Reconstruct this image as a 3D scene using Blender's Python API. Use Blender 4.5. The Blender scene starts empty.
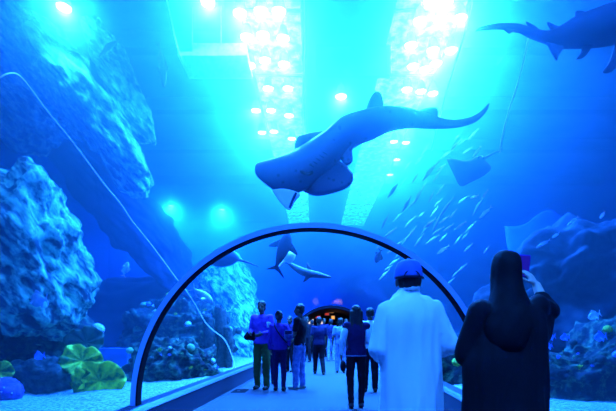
LPOW = 4500; LCOL = (.05, .325, 1.0); LANG = 155
WABS = (.17, .080, .018); WSC = (.005, .013, .040); WG = .78; WFWD = (.024, .055, .034)
WLOW = .42; WTOP = .68; ZMID = 4.6
PCOL = (.16, .78, 1.0); PSTR = 10
ADDED_LAMPS = ((.8, -.5), (-2.2, -2.4), (.6, -2.6), (2.6, -2.6), (-4.8, 4.6))  # lamps added out of view to light the robe, people and boulder
import bpy, bmesh, math, random
from mathutils import Vector, Matrix, noise
random.seed(7)
S = bpy.context.scene
COL = S.collection
F = 411.0; CX = 314.0; CY = 332.0; EYE = 1.25
def P(px, py, Y):
    """world point that lies Y metres ahead of the eye on the sight line of a photo pixel"""
    s = F / Y
    return Vector(((px - CX) / s, Y, EYE - (py - CY) / s))
def PZ(px, py, Z):
    """the same, for a point of known height"""
    return P(px, py, F * (EYE - Z) / (py - CY))

# ---------------------------------------------------------------- materials
def mat(name, col, rough=.6, col2=None, scale=6.0, kind='noise', bump=0.0, metal=0.0, stretch=None, detail=6.0, lo=.4, hi=.6, spec=.3, sheen=0.0):
    m = bpy.data.materials.new(name); m.use_nodes = True
    nt = m.node_tree; b = nt.nodes['Principled BSDF']
    b.inputs['Base Color'].default_value = (*col, 1)
    b.inputs['Roughness'].default_value = rough
    b.inputs['Metallic'].default_value = metal
    b.inputs['Specular IOR Level'].default_value = spec
    if col2 is not None or bump:
        tc = nt.nodes.new('ShaderNodeTexCoord'); mp = nt.nodes.new('ShaderNodeMapping')
        nt.links.new(tc.outputs['Object'], mp.inputs['Vector'])
        if stretch: mp.inputs['Scale'].default_value = stretch
        if kind == 'noise':
            t = nt.nodes.new('ShaderNodeTexNoise'); t.inputs['Scale'].default_value = scale
            t.inputs['Detail'].default_value = detail; t.inputs['Roughness'].default_value = .65; out = t.outputs['Fac']
        elif kind == 'voronoi':
            t = nt.nodes.new('ShaderNodeTexVoronoi'); t.inputs['Scale'].default_value = scale; out = t.outputs['Distance']
        else:
            t = nt.nodes.new('ShaderNodeTexWave'); t.inputs['Scale'].default_value = scale
            t.inputs['Distortion'].default_value = 2.0; out = t.outputs['Fac']
        nt.links.new(mp.outputs['Vector'], t.inputs['Vector'])
        if col2 is not None:
            r = nt.nodes.new('ShaderNodeValToRGB')
            r.color_ramp.elements[0].position = lo; r.color_ramp.elements[0].color = (*col, 1)
            r.color_ramp.elements[1].position = hi; r.color_ramp.elements[1].color = (*col2, 1)
            nt.links.new(out, r.inputs['Fac']); nt.links.new(r.outputs['Color'], b.inputs['Base Color'])
        if bump:
            bp = nt.nodes.new('ShaderNodeBump'); bp.inputs['Strength'].default_value = bump; bp.inputs['Distance'].default_value = .05
            nt.links.new(out, bp.inputs['Height']); nt.links.new(bp.outputs['Normal'], b.inputs['Normal'])
    return m
def emit(name, col, strength):
    m = bpy.data.materials.new(name); m.use_nodes = True; nt = m.node_tree
    nt.nodes.remove(nt.nodes['Principled BSDF'])
    e = nt.nodes.new('ShaderNodeEmission'); e.inputs['Color'].default_value = (*col, 1); e.inputs['Strength'].default_value = strength
    nt.links.new(e.outputs[0], nt.nodes['Material Output'].inputs['Surface'])
    return m

# ---------------------------------------------------------------- object helpers
def link(name, me, m=None, parent=None, smooth=True):
    o = bpy.data.objects.new(name, me); COL.objects.link(o)
    if m: me.materials.append(m)
    if parent: o.parent = parent
    if smooth:
        for p in me.polygons: p.use_smooth = True
    return o
def obj(name, bm, m=None, parent=None, smooth=True):
    me = bpy.data.meshes.new(name)
    bmesh.ops.recalc_face_normals(bm, faces=bm.faces)
    bm.to_mesh(me); bm.free()
    return link(name, me, m, parent, smooth)
def tag(o, label=None, cat=None, group=None, kind=None):
    if label: o['label'] = label
    if cat: o['category'] = cat
    if group: o['group'] = group
    if kind: o['kind'] = kind
    return o
def empty(name, loc=(0, 0, 0), rz=0.0):
    o = bpy.data.objects.new(name, None); COL.objects.link(o)
    o.location = loc; o.rotation_euler = (0, 0, rz); o.empty_display_size = .1
    return o
def copy_tree(o, parent=None):
    c = o.copy(); COL.objects.link(c)
    if parent: c.parent = parent
    for ch in list(o.children): copy_tree(ch, c)
    return c
def box(bm, lo, hi):
    vs = [bm.verts.new((x, y, z)) for x in (lo[0], hi[0]) for y in (lo[1], hi[1]) for z in (lo[2], hi[2])]
    for q in ((0, 1, 3, 2), (4, 6, 7, 5), (0, 4, 5, 1), (2, 3, 7, 6), (0, 2, 6, 4), (1, 5, 7, 3)):
        bm.faces.new([vs[i] for i in q])
    return vs
def tube(bm, pts, r, n=8):
    """round bar through points; r a number or one per point"""
    pts = [Vector(p) for p in pts]
    rs = r if isinstance(r, (list, tuple)) else [r] * len(pts)
    rings = []; up = None
    for i, p in enumerate(pts):
        d = (pts[min(i + 1, len(pts) - 1)] - pts[max(i - 1, 0)]).normalized()
        if up is None:
            up = d.orthogonal().normalized()
        else:
            up = (up - d * up.dot(d)).normalized()
        sd = d.cross(up)
        rings.append([bm.verts.new(p + (up * math.cos(a) + sd * math.sin(a)) * rs[i]) for a in [2 * math.pi * k / n for k in range(n)]])
    for a, b in zip(rings, rings[1:]):
        for k in range(n): bm.faces.new((a[k], a[(k + 1) % n], b[(k + 1) % n], b[k]))
    bm.faces.new(rings[0][::-1]); bm.faces.new(rings[-1])
def lathe(bm, prof, n=24, origin=(0, 0, 0)):
    """closed surface of revolution about z from (radius, z) pairs"""
    o = Vector(origin); rings = []
    for r, z in prof:
        rings.append([bm.verts.new(o + Vector((r * math.cos(2 * math.pi * k / n), r * math.sin(2 * math.pi * k / n), z))) for k in range(n)])
    for a, b in zip(rings, rings[1:]):
        for k in range(n): bm.faces.new((a[k], a[(k + 1) % n], b[(k + 1) % n], b[k]))
    bm.faces.new(rings[0][::-1]); bm.faces.new(rings[-1])
def spline(pts, n):
    """Catmull-Rom through tuples of any length"""
    out = []; m = len(pts)
    for i in range(m - 1):
        p0, p1, p2, p3 = pts[max(i - 1, 0)], pts[i], pts[i + 1], pts[min(i + 2, m - 1)]
        for k in range(n):
            t = k / n
            out.append(tuple(.5 * (2 * b + (c - a) * t + (2 * a - 5 * b + 4 * c - d) * t * t + (3 * b - a - 3 * c + d) * t ** 3) for a, b, c, d in zip(p0, p1, p2, p3)))
    out.append(tuple(pts[-1])); return out
def loft(bm, secs, n=16, power=1.0):
    """secs: (centre, half-width vector, half-thickness vector) - an elliptical skin, closed at both ends"""
    rings = []
    for c, w, t in secs:
        ring = []
        for k in range(n):
            a = 2 * math.pi * k / n
            ca, sa = math.cos(a), math.sin(a)
            ring.append(bm.verts.new(Vector(c) + Vector(w) * ca + Vector(t) * (math.copysign(abs(sa) ** power, sa))))
        rings.append(ring)
    for a, b in zip(rings, rings[1:]):
        for k in range(n): bm.faces.new((a[k], a[(k + 1) % n], b[(k + 1) % n], b[k]))
    bm.faces.new(rings[0][::-1]); bm.faces.new(rings[-1])
def plate(bm, outline, nrm, th, edge=.25, bulge=None):
    """a fin: rounded outline with a thick middle and a thin rim; outline = world points"""
    pts = [Vector(p) for p in outline]; nrm = Vector(nrm).normalized()
    pts = [Vector(q) for q in spline([tuple(p) for p in pts + [pts[0]]], 4)[:-1]]
    c = sum(pts, Vector()) / len(pts); N = len(pts)
    lv = [(1.0, edge), (.82, .6), (.5, .9)]
    def side(sg):
        rs = []
        for f, t in lv:
            rs.append([bm.verts.new(c + (p - c) * f + nrm * (sg * th * t * .5)) for p in pts])
        top = bm.verts.new(c + nrm * (sg * th * .5))
        for a, b in zip(rs, rs[1:]):
            for k in range(N): bm.faces.new((a[k], a[(k + 1) % N], b[(k + 1) % N], b[k]))
        for k in range(N): bm.faces.new((rs[-1][k], rs[-1][(k + 1) % N], top))
        return rs[0]
    a = side(1); b = side(-1)
    for k in range(N): bm.faces.new((a[k], b[k], b[(k + 1) % N], a[(k + 1) % N]))

# ---------------------------------------------------------------- camera
cd = bpy.data.cameras.new('camera'); cam = bpy.data.objects.new('camera', cd); COL.objects.link(cam)
cam.location = (0, 0, EYE); cam.rotation_euler = (math.pi / 2, 0, 0)
cd.lens = F / 616 * 36; cd.sensor_width = 36; cd.clip_start = .05; cd.clip_end = 200
cd.shift_x = (308 - CX) / 616; cd.shift_y = (CY - 205.5) / 616
S.camera = cam
S.view_settings.view_transform = 'Standard'; S.view_settings.look = 'None'
S.view_settings.gamma = 1; S.view_settings.exposure = 0
try: S.view_settings.use_curve_mapping = False
except Exception: pass
S.cycles.use_denoising = True
S.cycles.max_bounces = 10; S.cycles.transparent_max_bounces = 24; S.cycles.volume_bounces = 1
S.cycles.diffuse_bounces = 3; S.cycles.glossy_bounces = 2
w = bpy.data.worlds.new('world'); S.world = w; w.use_nodes = True
w.node_tree.nodes['Background'].inputs[0].default_value = (.0, .02, .1, 1)
w.node_tree.nodes['Background'].inputs[1].default_value = .0
# ---------------------------------------------------------------- the setting
RT = 2.22; ZC = .36                    # tunnel radius and height of its springing line
Y0, Y1 = -3.5, 21.0                    # ends of the tunnel
TX0, TX1, TY0, TY1, TZ0, TZ1 = -17., 17., -5., 34., -.3, 9.0   # the tank's water
def xc(y): return -.02 + (.058 * (y - 5.07) if y > 5.07 else 0.0)   # the tunnel bears slightly right beyond the ring
M = {}
M['floor'] = mat('blue_carpet', (.03, .04, .065), .95, (.05, .065, .095), 60, bump=.15)
M['kerb'] = mat('dark_painted_metal', (.012, .02, .04), .4, spec=.4)
M['kerb_light'] = mat('brushed_trim', (.14, .18, .24), .35, metal=.5)
M['ring'] = mat('blue_grey_steel', (.36, .5, .8), .45, metal=.2)
M['rubber'] = mat('black_rubber', (.006, .006, .01), .8, spec=.08)
M['deck'] = mat('ceiling_deck', (.05, .10, .2), .8, (.08, .15, .28), 1.2)
M['deckbeam'] = mat('ceiling_beam', (.02, .04, .1), .7)
M['tankwall'] = mat('tank_wall_paint', (.05, .12, .35), .8, (.08, .18, .42), .6)
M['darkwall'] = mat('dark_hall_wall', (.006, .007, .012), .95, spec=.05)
M['sand'] = mat('coral_sand', (.12, .15, .13), .9, (.5, .58, .46), 22, bump=.6)
# water: scatters and absorbs, red first; upper layer made hazier to gather the lamp glow
def water_mat(name, ab, sc, g, fw):
    wm = bpy.data.materials.new(name); wm.use_nodes = True; nt = wm.node_tree
    nt.nodes.remove(nt.nodes['Principled BSDF'])
    da, ds = max(ab), max(sc)
    va = nt.nodes.new('ShaderNodeVolumeAbsorption'); va.inputs['Color'].default_value = tuple(1 - k / da for k in ab) + (1,); va.inputs['Density'].default_value = da
    vs = nt.nodes.new('ShaderNodeVolumeScatter'); vs.inputs['Color'].default_value = tuple(k / ds for k in sc) + (1,); vs.inputs['Density'].default_value = ds
    vs.inputs['Anisotropy'].default_value = g
    ad = nt.nodes.new('ShaderNodeAddShader'); nt.links.new(va.outputs[0], ad.inputs[0]); nt.links.new(vs.outputs[0], ad.inputs[1])
    v2 = nt.nodes.new('ShaderNodeVolumeScatter'); v2.inputs['Color'].default_value = tuple(k / max(WFWD) for k in WFWD) + (1,); v2.inputs['Density'].default_value = max(WFWD) * fw
    v2.inputs['Anisotropy'].default_value = .95
    a2 = nt.nodes.new('ShaderNodeAddShader'); nt.links.new(ad.outputs[0], a2.inputs[0]); nt.links.new(v2.outputs[0], a2.inputs[1]); ad = a2
    nt.links.new(ad.outputs[0], nt.nodes['Material Output'].inputs['Volume'])
    return wm
M['water'] = water_mat('sea_water', WABS, tuple(k * WLOW for k in WSC), WG, .45)
M['water_top'] = water_mat('added_haze_water', WABS, tuple(k * WTOP for k in WSC), WG, 1.0)
# acrylic: clear with a faint grazing reflection
am = bpy.data.materials.new('clear_acrylic'); am.use_nodes = True; nt = am.node_tree
nt.nodes.remove(nt.nodes['Principled BSDF'])
tr = nt.nodes.new('ShaderNodeBsdfTransparent'); tr.inputs[0].default_value = (.97, .985, 1, 1)
gl = nt.nodes.new('ShaderNodeBsdfGlossy'); gl.inputs['Roughness'].default_value = .02
lw = nt.nodes.new('ShaderNodeLayerWeight'); lw.inputs['Blend'].default_value = .5
pw = nt.nodes.new('ShaderNodeMath'); pw.operation = 'POWER'; nt.links.new(lw.outputs['Facing'], pw.inputs[0]); pw.inputs[1].default_value = 6
fr = nt.nodes.new('ShaderNodeMath'); fr.operation = 'MULTIPLY_ADD'; nt.links.new(pw.outputs[0], fr.inputs[0]); fr.inputs[1].default_value = .07; fr.inputs[2].default_value = .006
mx = nt.nodes.new('ShaderNodeMixShader'); nt.links.new(fr.outputs[0], mx.inputs[0]); nt.links.new(tr.outputs[0], mx.inputs[1]); nt.links.new(gl.outputs[0], mx.inputs[2])
nt.links.new(mx.outputs[0], nt.nodes['Material Output'].inputs['Surface'])
M['acrylic'] = am

ys = [Y0 + .0, 5.07, Y1]
def arc(r, n=40): return [(r * math.cos(math.pi * (1 - k / n)), ZC + r * math.sin(math.pi * (1 - k / n))) for k in range(n + 1)]
# water body = a box with the tunnel cut out of it
bm = bmesh.new()
hole = [(-RT - .05, TZ0)] + arc(RT + .05) + [(RT + .05, TZ0)]
sec = lambda y: [bm.verts.new((TX0, y, TZ0)), ] + [bm.verts.new((x + xc(y), y, z)) for x, z in hole] + [bm.verts.new((TX1, y, TZ0)), bm.verts.new((TX1, y, ZMID)), bm.verts.new((TX0, y, ZMID))]
rings = [sec(y) for y in (TY0, 5.07, TY1)]
N = len(rings[0])
for a, b in zip(rings, rings[1:]):
    for k in range(N): bm.faces.new((a[k], a[(k + 1) % N], b[(k + 1) % N], b[k]))
bm.faces.new(rings[0][::-1]); bm.faces.new(rings[-1])
tag(obj('water', bm, M['water'], smooth=False), kind='structure')
bm = bmesh.new(); box(bm, (TX0, TY0, ZMID + .001), (TX1, TY1, TZ1)); tag(obj('water_surface_layer', bm, M['water_top'], smooth=False), kind='structure')
# acrylic tunnel, 40 mm thick
bm = bmesh.new()
pro = arc(RT + .04, 120) + arc(RT, 120)[::-1]
rings = [[bm.verts.new((x + xc(y), y, z)) for x, z in pro] for y in ys]; N = len(pro)
for a, b in zip(rings, rings[1:]):
    for k in range(N): bm.faces.new((a[k], a[(k + 1) % N], b[(k + 1) % N], b[k]))
bm.faces.new(rings[0][::-1]); bm.faces.new(rings[-1])
tag(obj('window_1', bm, M['acrylic'], smooth=False), kind='structure')
# floor of the walkway, kerbs
bm = bmesh.new()
for a, b in ((Y0, 5.07), (5.07, 30)):
    q = [bm.verts.new(p) for p in ((xc(a) - 2.3, a, 0), (xc(a) + 2.3, a, 0), (xc(b) + 2.3, b, 0), (xc(b) - 2.3, b, 0))]
    bm.faces.new(q)
tag(obj('floor', bm, M['floor'], smooth=False), kind='structure')
for side, nm in ((-1, 'left'), (1, 'right')):
    def strip(name, prof, m, parent=None):
        bm = bmesh.new()
        rings = [[bm.verts.new((xc(y) + side * x, y, z)) for x, z in prof] for y in ys]; n = len(prof)
        for a, b in zip(rings, rings[1:]):
            for k in range(n): bm.faces.new((a[k], a[(k + 1) % n], b[(k + 1) % n], b[k]))
        bm.faces.new(rings[0][::-1]); bm.faces.new(rings[-1])
        return obj(name, bm, m, parent, smooth=False)
    t = strip('baseboard_' + nm, [(2.265, 0), (2.265, .345), (2.05, .345), (2.0, .31), (1.97, .16), (1.95, .02), (1.88, .0)], M['kerb'])
    tag(t, kind='structure')
    strip('trim_strip', [(2.06, .348), (2.06, .36), (2.02, .345), (1.985, .315), (1.99, .30), (2.02, .33)], M['kerb_light'], t)
# the steel ring at the joint
ring = tag(empty('tunnel_arch', (-.02, 5.07, 0)), 'large blue steel hoop arching over the walkway at the tunnel joint', 'arch')
def hoop(name, r0, r1, y0, y1, m):
    bm = bmesh.new(); n = 96; prof = [(r1, y0), (r1, y1), (r0, y1), (r0, y0)]; rings = []
    for k in range(n + 1):
        a = math.pi * (1.02 - 1.04 * k / n)
        rings.append([bm.verts.new((r * math.cos(a), y, ZC + r * math.sin(a))) for r, y in prof])
    for a, b in zip(rings, rings[1:]):
        for j in range(4): bm.faces.new((a[j], a[(j + 1) % 4], b[(j + 1) % 4], b[j]))
    bm.faces.new(rings[0][::-1]); bm.faces.new(rings[-1])
    o = obj(name, bm, m, ring, smooth=False); return o
hoop('outer_band', 2.165, 2.228, -.05, .09, M['ring'])
hoop('rubber_gasket', 2.145, 2.165, -.045, .085, M['rubber'])
# the passage beyond the acrylic: concrete vault and its dark hall
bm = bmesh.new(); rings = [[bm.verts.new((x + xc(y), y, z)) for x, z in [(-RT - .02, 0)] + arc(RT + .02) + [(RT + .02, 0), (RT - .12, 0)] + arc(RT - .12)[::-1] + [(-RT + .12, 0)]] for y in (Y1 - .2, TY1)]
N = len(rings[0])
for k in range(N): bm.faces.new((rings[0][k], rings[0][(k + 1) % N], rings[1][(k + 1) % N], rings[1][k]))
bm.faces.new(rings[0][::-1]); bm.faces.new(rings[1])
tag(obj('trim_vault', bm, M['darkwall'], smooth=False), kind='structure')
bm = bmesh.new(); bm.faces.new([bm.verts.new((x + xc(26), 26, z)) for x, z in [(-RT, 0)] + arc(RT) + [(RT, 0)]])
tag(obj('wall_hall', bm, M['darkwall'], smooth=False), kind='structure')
# tank shell
def slab(name, lo, hi, m):
    bm = bmesh.new(); box(bm, lo, hi); return tag(obj(name, bm, m, smooth=False), kind='structure')
slab('wall_left', (TX0 - .3, TY0, TZ0), (TX0 - .02, TY1, 10.6), M['tankwall'])
slab('wall_right', (TX1 + .02, TY0, TZ0), (TX1 + .3, TY1, 10.6), M['tankwall'])
slab('wall_back', (TX0, TY1 + .02, TZ0), (TX1, TY1 + .3, 10.6), M['tankwall'])
slab('wall_front', (TX0, TY0 - .3, TZ0), (TX1, TY0 - .02, 10.6), M['tankwall'])
slab('ceiling', (TX0, TY0, 10.4), (TX1, TY1, 10.6), M['deck'])
# ---------------------------------------------------------------- lamps over the water
LZ = 9.25
M['lens'] = emit('lamp_lens', (.55, .9, 1.0), 60)
M['housing'] = mat('lamp_housing', (.1, .12, .15), .5)
def lamp_proto(top=.5):
    t = empty('tank_lamp')
    bm = bmesh.new(); lathe(bm, [(.06, .34), (.10, .34), (.17, .05), (.20, .0), (.18, .0), (.15, .06)][::1], 16); obj('housing', bm, M['housing'], t)
    bm = bmesh.new(); lathe(bm, [(.01, .03), (.165, .03), (.165, .01), (.01, .0)], 16); obj('lens', bm, M['lens'], t)
    bm = bmesh.new(); tube(bm, [(0, 0, .33), (0, 0, top)], .02, 6); obj('hanger', bm, M['housing'], t)
    return t
lamp0 = lamp_proto(); used = False; lamp1 = lamp_proto(1.148); used1 = False
LD = bpy.data.lights.new('lamp_light', 'SPOT'); LD.energy = LPOW; LD.color = LCOL
LD.spot_size = math.radians(LANG); LD.spot_blend = .6; LD.shadow_soft_size = .12
LB = LD.copy(); LB.energy = LPOW * 13; LB.spot_size = math.radians(160)
def place_lamp(p, label, group, light=True, big=False, high=False):
    global used, used1
    if high: t = lamp1 if not used1 else copy_tree(lamp1); used1 = True
    else: t = lamp0 if not used else copy_tree(lamp0); used = True
    t.location = p; tag(t, label, 'lamp', group)
    if light:
        l = bpy.data.objects.new('bulb', LB if big else LD); COL.objects.link(l); l.location = (p[0], p[1], p[2] - .03)
PXL = [(208, 3), (240, 14), (261, 12), (279, 12), (247, 38), (263, 36), (283, 39), (250, 66), (265, 61), (284, 65), (268, 89), (288, 89), (256, 111), (271, 111), (289, 116), (262, 133), (274, 132), (292, 139)]
PXR = [(431, 2), (446, 3), (420, 22), (440, 20), (460, 19), (411, 46), (433, 51), (451, 51), (413, 67), (425, 70), (436, 64), (407, 90), (421, 92), (433, 94), (399, 121), (411, 124), (394, 142), (406, 143), (397, 160), (390, 175)]
for q in PXL: place_lamp(PZ(*q, LZ), 'round lamp shining above the water in the left-hand lit strip', 'lamps of the left lit strip')
for q in PXR: place_lamp(PZ(*q, LZ), 'round lamp shining above the water in the right-hand lit strip', 'lamps of the right lit strip')
place_lamp(PZ(341, 97, 8.55), 'single round lamp in the dark ceiling bay between the lit strips, over the spotted shark', None)
place_lamp(PZ(222, 210, LZ), 'far round lamp glowing low in the water, second from the left cliff', None, big=True, high=True)
place_lamp(PZ(171, 206, LZ), 'far round lamp glowing behind the ridge of the left cliff', None, big=True, high=True)
place_lamp(PZ(64, 8, LZ), 'bright lamp showing through the gap at the top of the left cliff', None, high=True)
for x, y in ADDED_LAMPS: place_lamp((x, y, LZ), 'added unseen lamp over the near end of the tank, lighting people and boulder', 'added lamps over the near end', high=True)

# lit ceiling panels of the two strips, behind the lamps
pm = emit('lit_panel_sparkle', PCOL, PSTR); nt = pm.node_tree; e = [n for n in nt.nodes if n.type == 'EMISSION'][0]
tc = nt.nodes.new('ShaderNodeTexCoord'); vo = nt.nodes.new('ShaderNodeTexNoise'); vo.inputs['Scale'].default_value = 3.5; vo.inputs['Detail'].default_value = 4
mr = nt.nodes.new('ShaderNodeMapRange'); mr.inputs['From Min'].default_value = .42; mr.inputs['From Max'].default_value = .66; mr.inputs['To Min'].default_value = PSTR * .35; mr.inputs['To Max'].default_value = PSTR * 2.2  # uneven glow paints the sparkle of the water onto the panels
nt.links.new(tc.outputs['Object'], vo.inputs['Vector']); nt.links.new(vo.outputs['Fac'], mr.inputs['Value']); nt.links.new(mr.outputs[0], e.inputs['Strength'])
for x0, x1, nm in ((-1.95, -.36, 'left'), (2.02, 3.95, 'right')):
    for k in range(9):
        y = 8.2 + k * 2.75
        t = tag(empty('light_panel', ((x0 + x1) / 2, y + 1.3, 9.75)), 'glowing ceiling panel behind the lamps of the %s-hand lit strip' % nm, 'light panel', 'ceiling panels of the %s lit strip' % nm)
        w_ = (x1 - x0) / 2
        bm = bmesh.new(); box(bm, (-w_, -1.3, .0), (w_, 1.3, .02)); obj('diffuser', bm, pm, t, False)
        bm = bmesh.new(); box(bm, (-w_ - .04, -1.34, .02), (w_ + .04, 1.34, .12)); obj('tray', bm, M['housing'], t, False)
        for hx in (-w_ * .8, w_ * .8):
            bm = bmesh.new(); tube(bm, [(hx, 0, .12), (hx, 0, .648)], .015, 6); obj('hanger', bm, M['housing'], t)
# ---------------------------------------------------------------- sea bed, cliffs, reef
def streak(m, sx=3.2, dist=.12):
    nt = m.node_tree
    for n in nt.nodes:
        if n.type == 'MAPPING': n.vector_type = 'TEXTURE'; n.inputs['Rotation'].default_value = (0, math.radians(48), 0); n.inputs['Scale'].default_value = (sx, 1, 1)
        if n.type == 'BUMP': n.inputs['Distance'].default_value = dist
    return m
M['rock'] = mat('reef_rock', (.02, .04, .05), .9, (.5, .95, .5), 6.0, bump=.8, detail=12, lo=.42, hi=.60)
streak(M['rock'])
M['rock_shade'] = mat('shade_toned_reef_rock', (.008, .012, .02), .9, (.04, .06, .07), 2.0, bump=.8, detail=10)  # reef rock with shade put into its colour
M['rock_reef'] = mat('overgrown_rock_shade_toned', (.003, .008, .012), .9, (.13, .26, .10), 7, bump=1.0, detail=12, lo=.47, hi=.70)  # overgrown rock, its tone also lowered for the shade near the bed
def crag(name, label, p0, p1, rs, rd, m, seed=0, disp=.35, freq=1.0, stretch=.45, sub=5, cat='rock', parent=None):
    """a craggy mass along p0-p1; rs = half-size across the view, rd = in depth"""
    p0, p1 = Vector(p0), Vector(p1); c = (p0 + p1) / 2; ax = p1 - p0; L = ax.length / 2 + rs * .6; ax.normalize()
    dpt = Vector((0, 1, 0)); dpt = (dpt - ax * dpt.dot(ax)).normalized(); sd = ax.cross(dpt)
    bm = bmesh.new(); bmesh.ops.create_icosphere(bm, subdivisions=sub, radius=1)
    off = Vector((seed * 13.7, seed * 7.3, seed * 3.1)); R = (L * rs * rd) ** (1 / 3)
    for v in bm.verts:
        n = v.co.copy()
        # squarer than an ellipsoid
        q = Vector(tuple(math.copysign(abs(k) ** (.8 if name != 'ridge' else 1.15), k) for k in n))
        loc = Vector((q.x * L, q.y * rd, q.z * rs))
        s = Vector((loc.x * stretch, loc.y, loc.z)) * freq + off
        d = noise.ridged_multi_fractal(s * .55, .9, 2.1, 5, 1.0, 2.0) - 1.0
        d2 = noise.fractal(s * 2.1, 1.0, 2.0, 4)
        loc += n * (d * disp * .55 + d2 * disp * .35)
        v.co = ax * loc.x + dpt * loc.y + sd * loc.z
    o = obj(name, bm, m); o.location = c
    if parent: o.parent = parent
    elif label: tag(o, label, cat)
    return o
M['catwalk'] = M['deckbeam']
# sea bed on both sides of the passage
for side, nm in ((-1, 'left'), (1, 'right')):
    bm = bmesh.new(); nx, ny = 60, 110; g = []
    for j in range(ny + 1):
        y = -4.9 + (33.8 - -4.9) * j / ny; row = []
        for i in range(nx + 1):
            u = i / nx; xi = xc(y) + side * 2.29; xo = side * 16.9
            x = xi + (xo - xi) * u ** 1.6
            z = .2 + (.0 if i == 0 else .10 * noise.noise(Vector((x * .7, y * .7, 2))) + .04 * noise.noise(Vector((x * 3, y * 3, 5)))) + .5 * u * u
            row.append(bm.verts.new((x, y, z)))
        g.append(row)
    for j in range(ny):
        for i in range(nx): bm.faces.new((g[j][i], g[j][i + 1], g[j + 1][i + 1], g[j + 1][i]))
    tag(obj('ground_' + nm, bm, M['sand']), kind='structure')
rocks = {}
bd = tag(empty('reef_boulder'), 'large textured boulder at the left edge, pale teal above and shaded below', 'rock')
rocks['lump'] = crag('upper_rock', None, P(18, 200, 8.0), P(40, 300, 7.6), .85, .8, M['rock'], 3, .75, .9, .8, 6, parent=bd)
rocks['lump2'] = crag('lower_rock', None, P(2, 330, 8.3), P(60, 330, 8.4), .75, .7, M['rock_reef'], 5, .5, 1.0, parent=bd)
cf = tag(empty('cliff'), 'blue rock cliff with slanting streaked ridges filling the upper left corner', 'cliff')
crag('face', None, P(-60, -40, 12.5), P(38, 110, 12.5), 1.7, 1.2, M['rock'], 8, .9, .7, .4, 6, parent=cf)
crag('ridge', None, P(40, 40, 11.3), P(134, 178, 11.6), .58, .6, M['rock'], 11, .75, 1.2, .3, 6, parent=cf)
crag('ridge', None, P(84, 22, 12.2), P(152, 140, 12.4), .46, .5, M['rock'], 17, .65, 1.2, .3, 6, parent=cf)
fc = tag(empty('cliff'), 'far dark cliff low in the left water with a ridge before two glowing lamps', 'cliff')
crag('ridge', None, P(64, 134, 18), P(178, 278, 18), 1.35, 1.2, M['rock_shade'], 23, .8, .8, .5, 6, parent=fc)
crag('face', None, P(70, 330, 20), P(190, 330, 19), 2.4, 1.4, M['rock_shade'], 29, .8, .6, .6, 5, parent=fc)
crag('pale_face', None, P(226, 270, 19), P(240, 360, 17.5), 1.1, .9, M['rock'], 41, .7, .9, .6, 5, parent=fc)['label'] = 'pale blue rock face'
rocks['mound'] = crag('reef_mound', 'coral grown mound behind the left foot of the steel hoop', P(150, 372, 9.2), P(196, 372, 10.0), .62, .6, M['rock_reef'], 31, .5, 2.0, .8, 6)
rocks['mound2'] = crag('reef_mound', 'taller coral mound seen inside the hoop left of the walkway', P(150, 345, 13.2), P(205, 340, 13.6), 1.2, .9, M['rock_reef'], 37, .7, 1.6, .8, 6)
rocks['right'] = crag('reef_slope', 'coral covered slope at the right edge beside the veiled woman', P(538, 402, 7.2), P(700, 345, 7.0), .80, .8, M['rock_reef'], 43, .55, 1.6, .8, 6)
crag('overhang', 'huge dark shaded rock overhang at the right edge above the coral slope', P(515, 325, 10), P(690, 250, 10), 1.45, 1.2, M['rock_shade'], 47, .9, .9, .6, 6)
rocks['gap'] = crag('reef_mound', 'dim reef mound seen between the white robe and the black robe', P(440, 378, 8.4), P(480, 370, 8.4), .5, .5, M['rock_reef'], 53, .5, 1.3)
rocks['slope2'] = crag('reef_mound', 'low far reef on the right behind the veiled woman', P(470, 350, 17), P(570, 345, 17), 1.0, 1.0, M['rock_reef'], 59, .6, 1.0)

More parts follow.
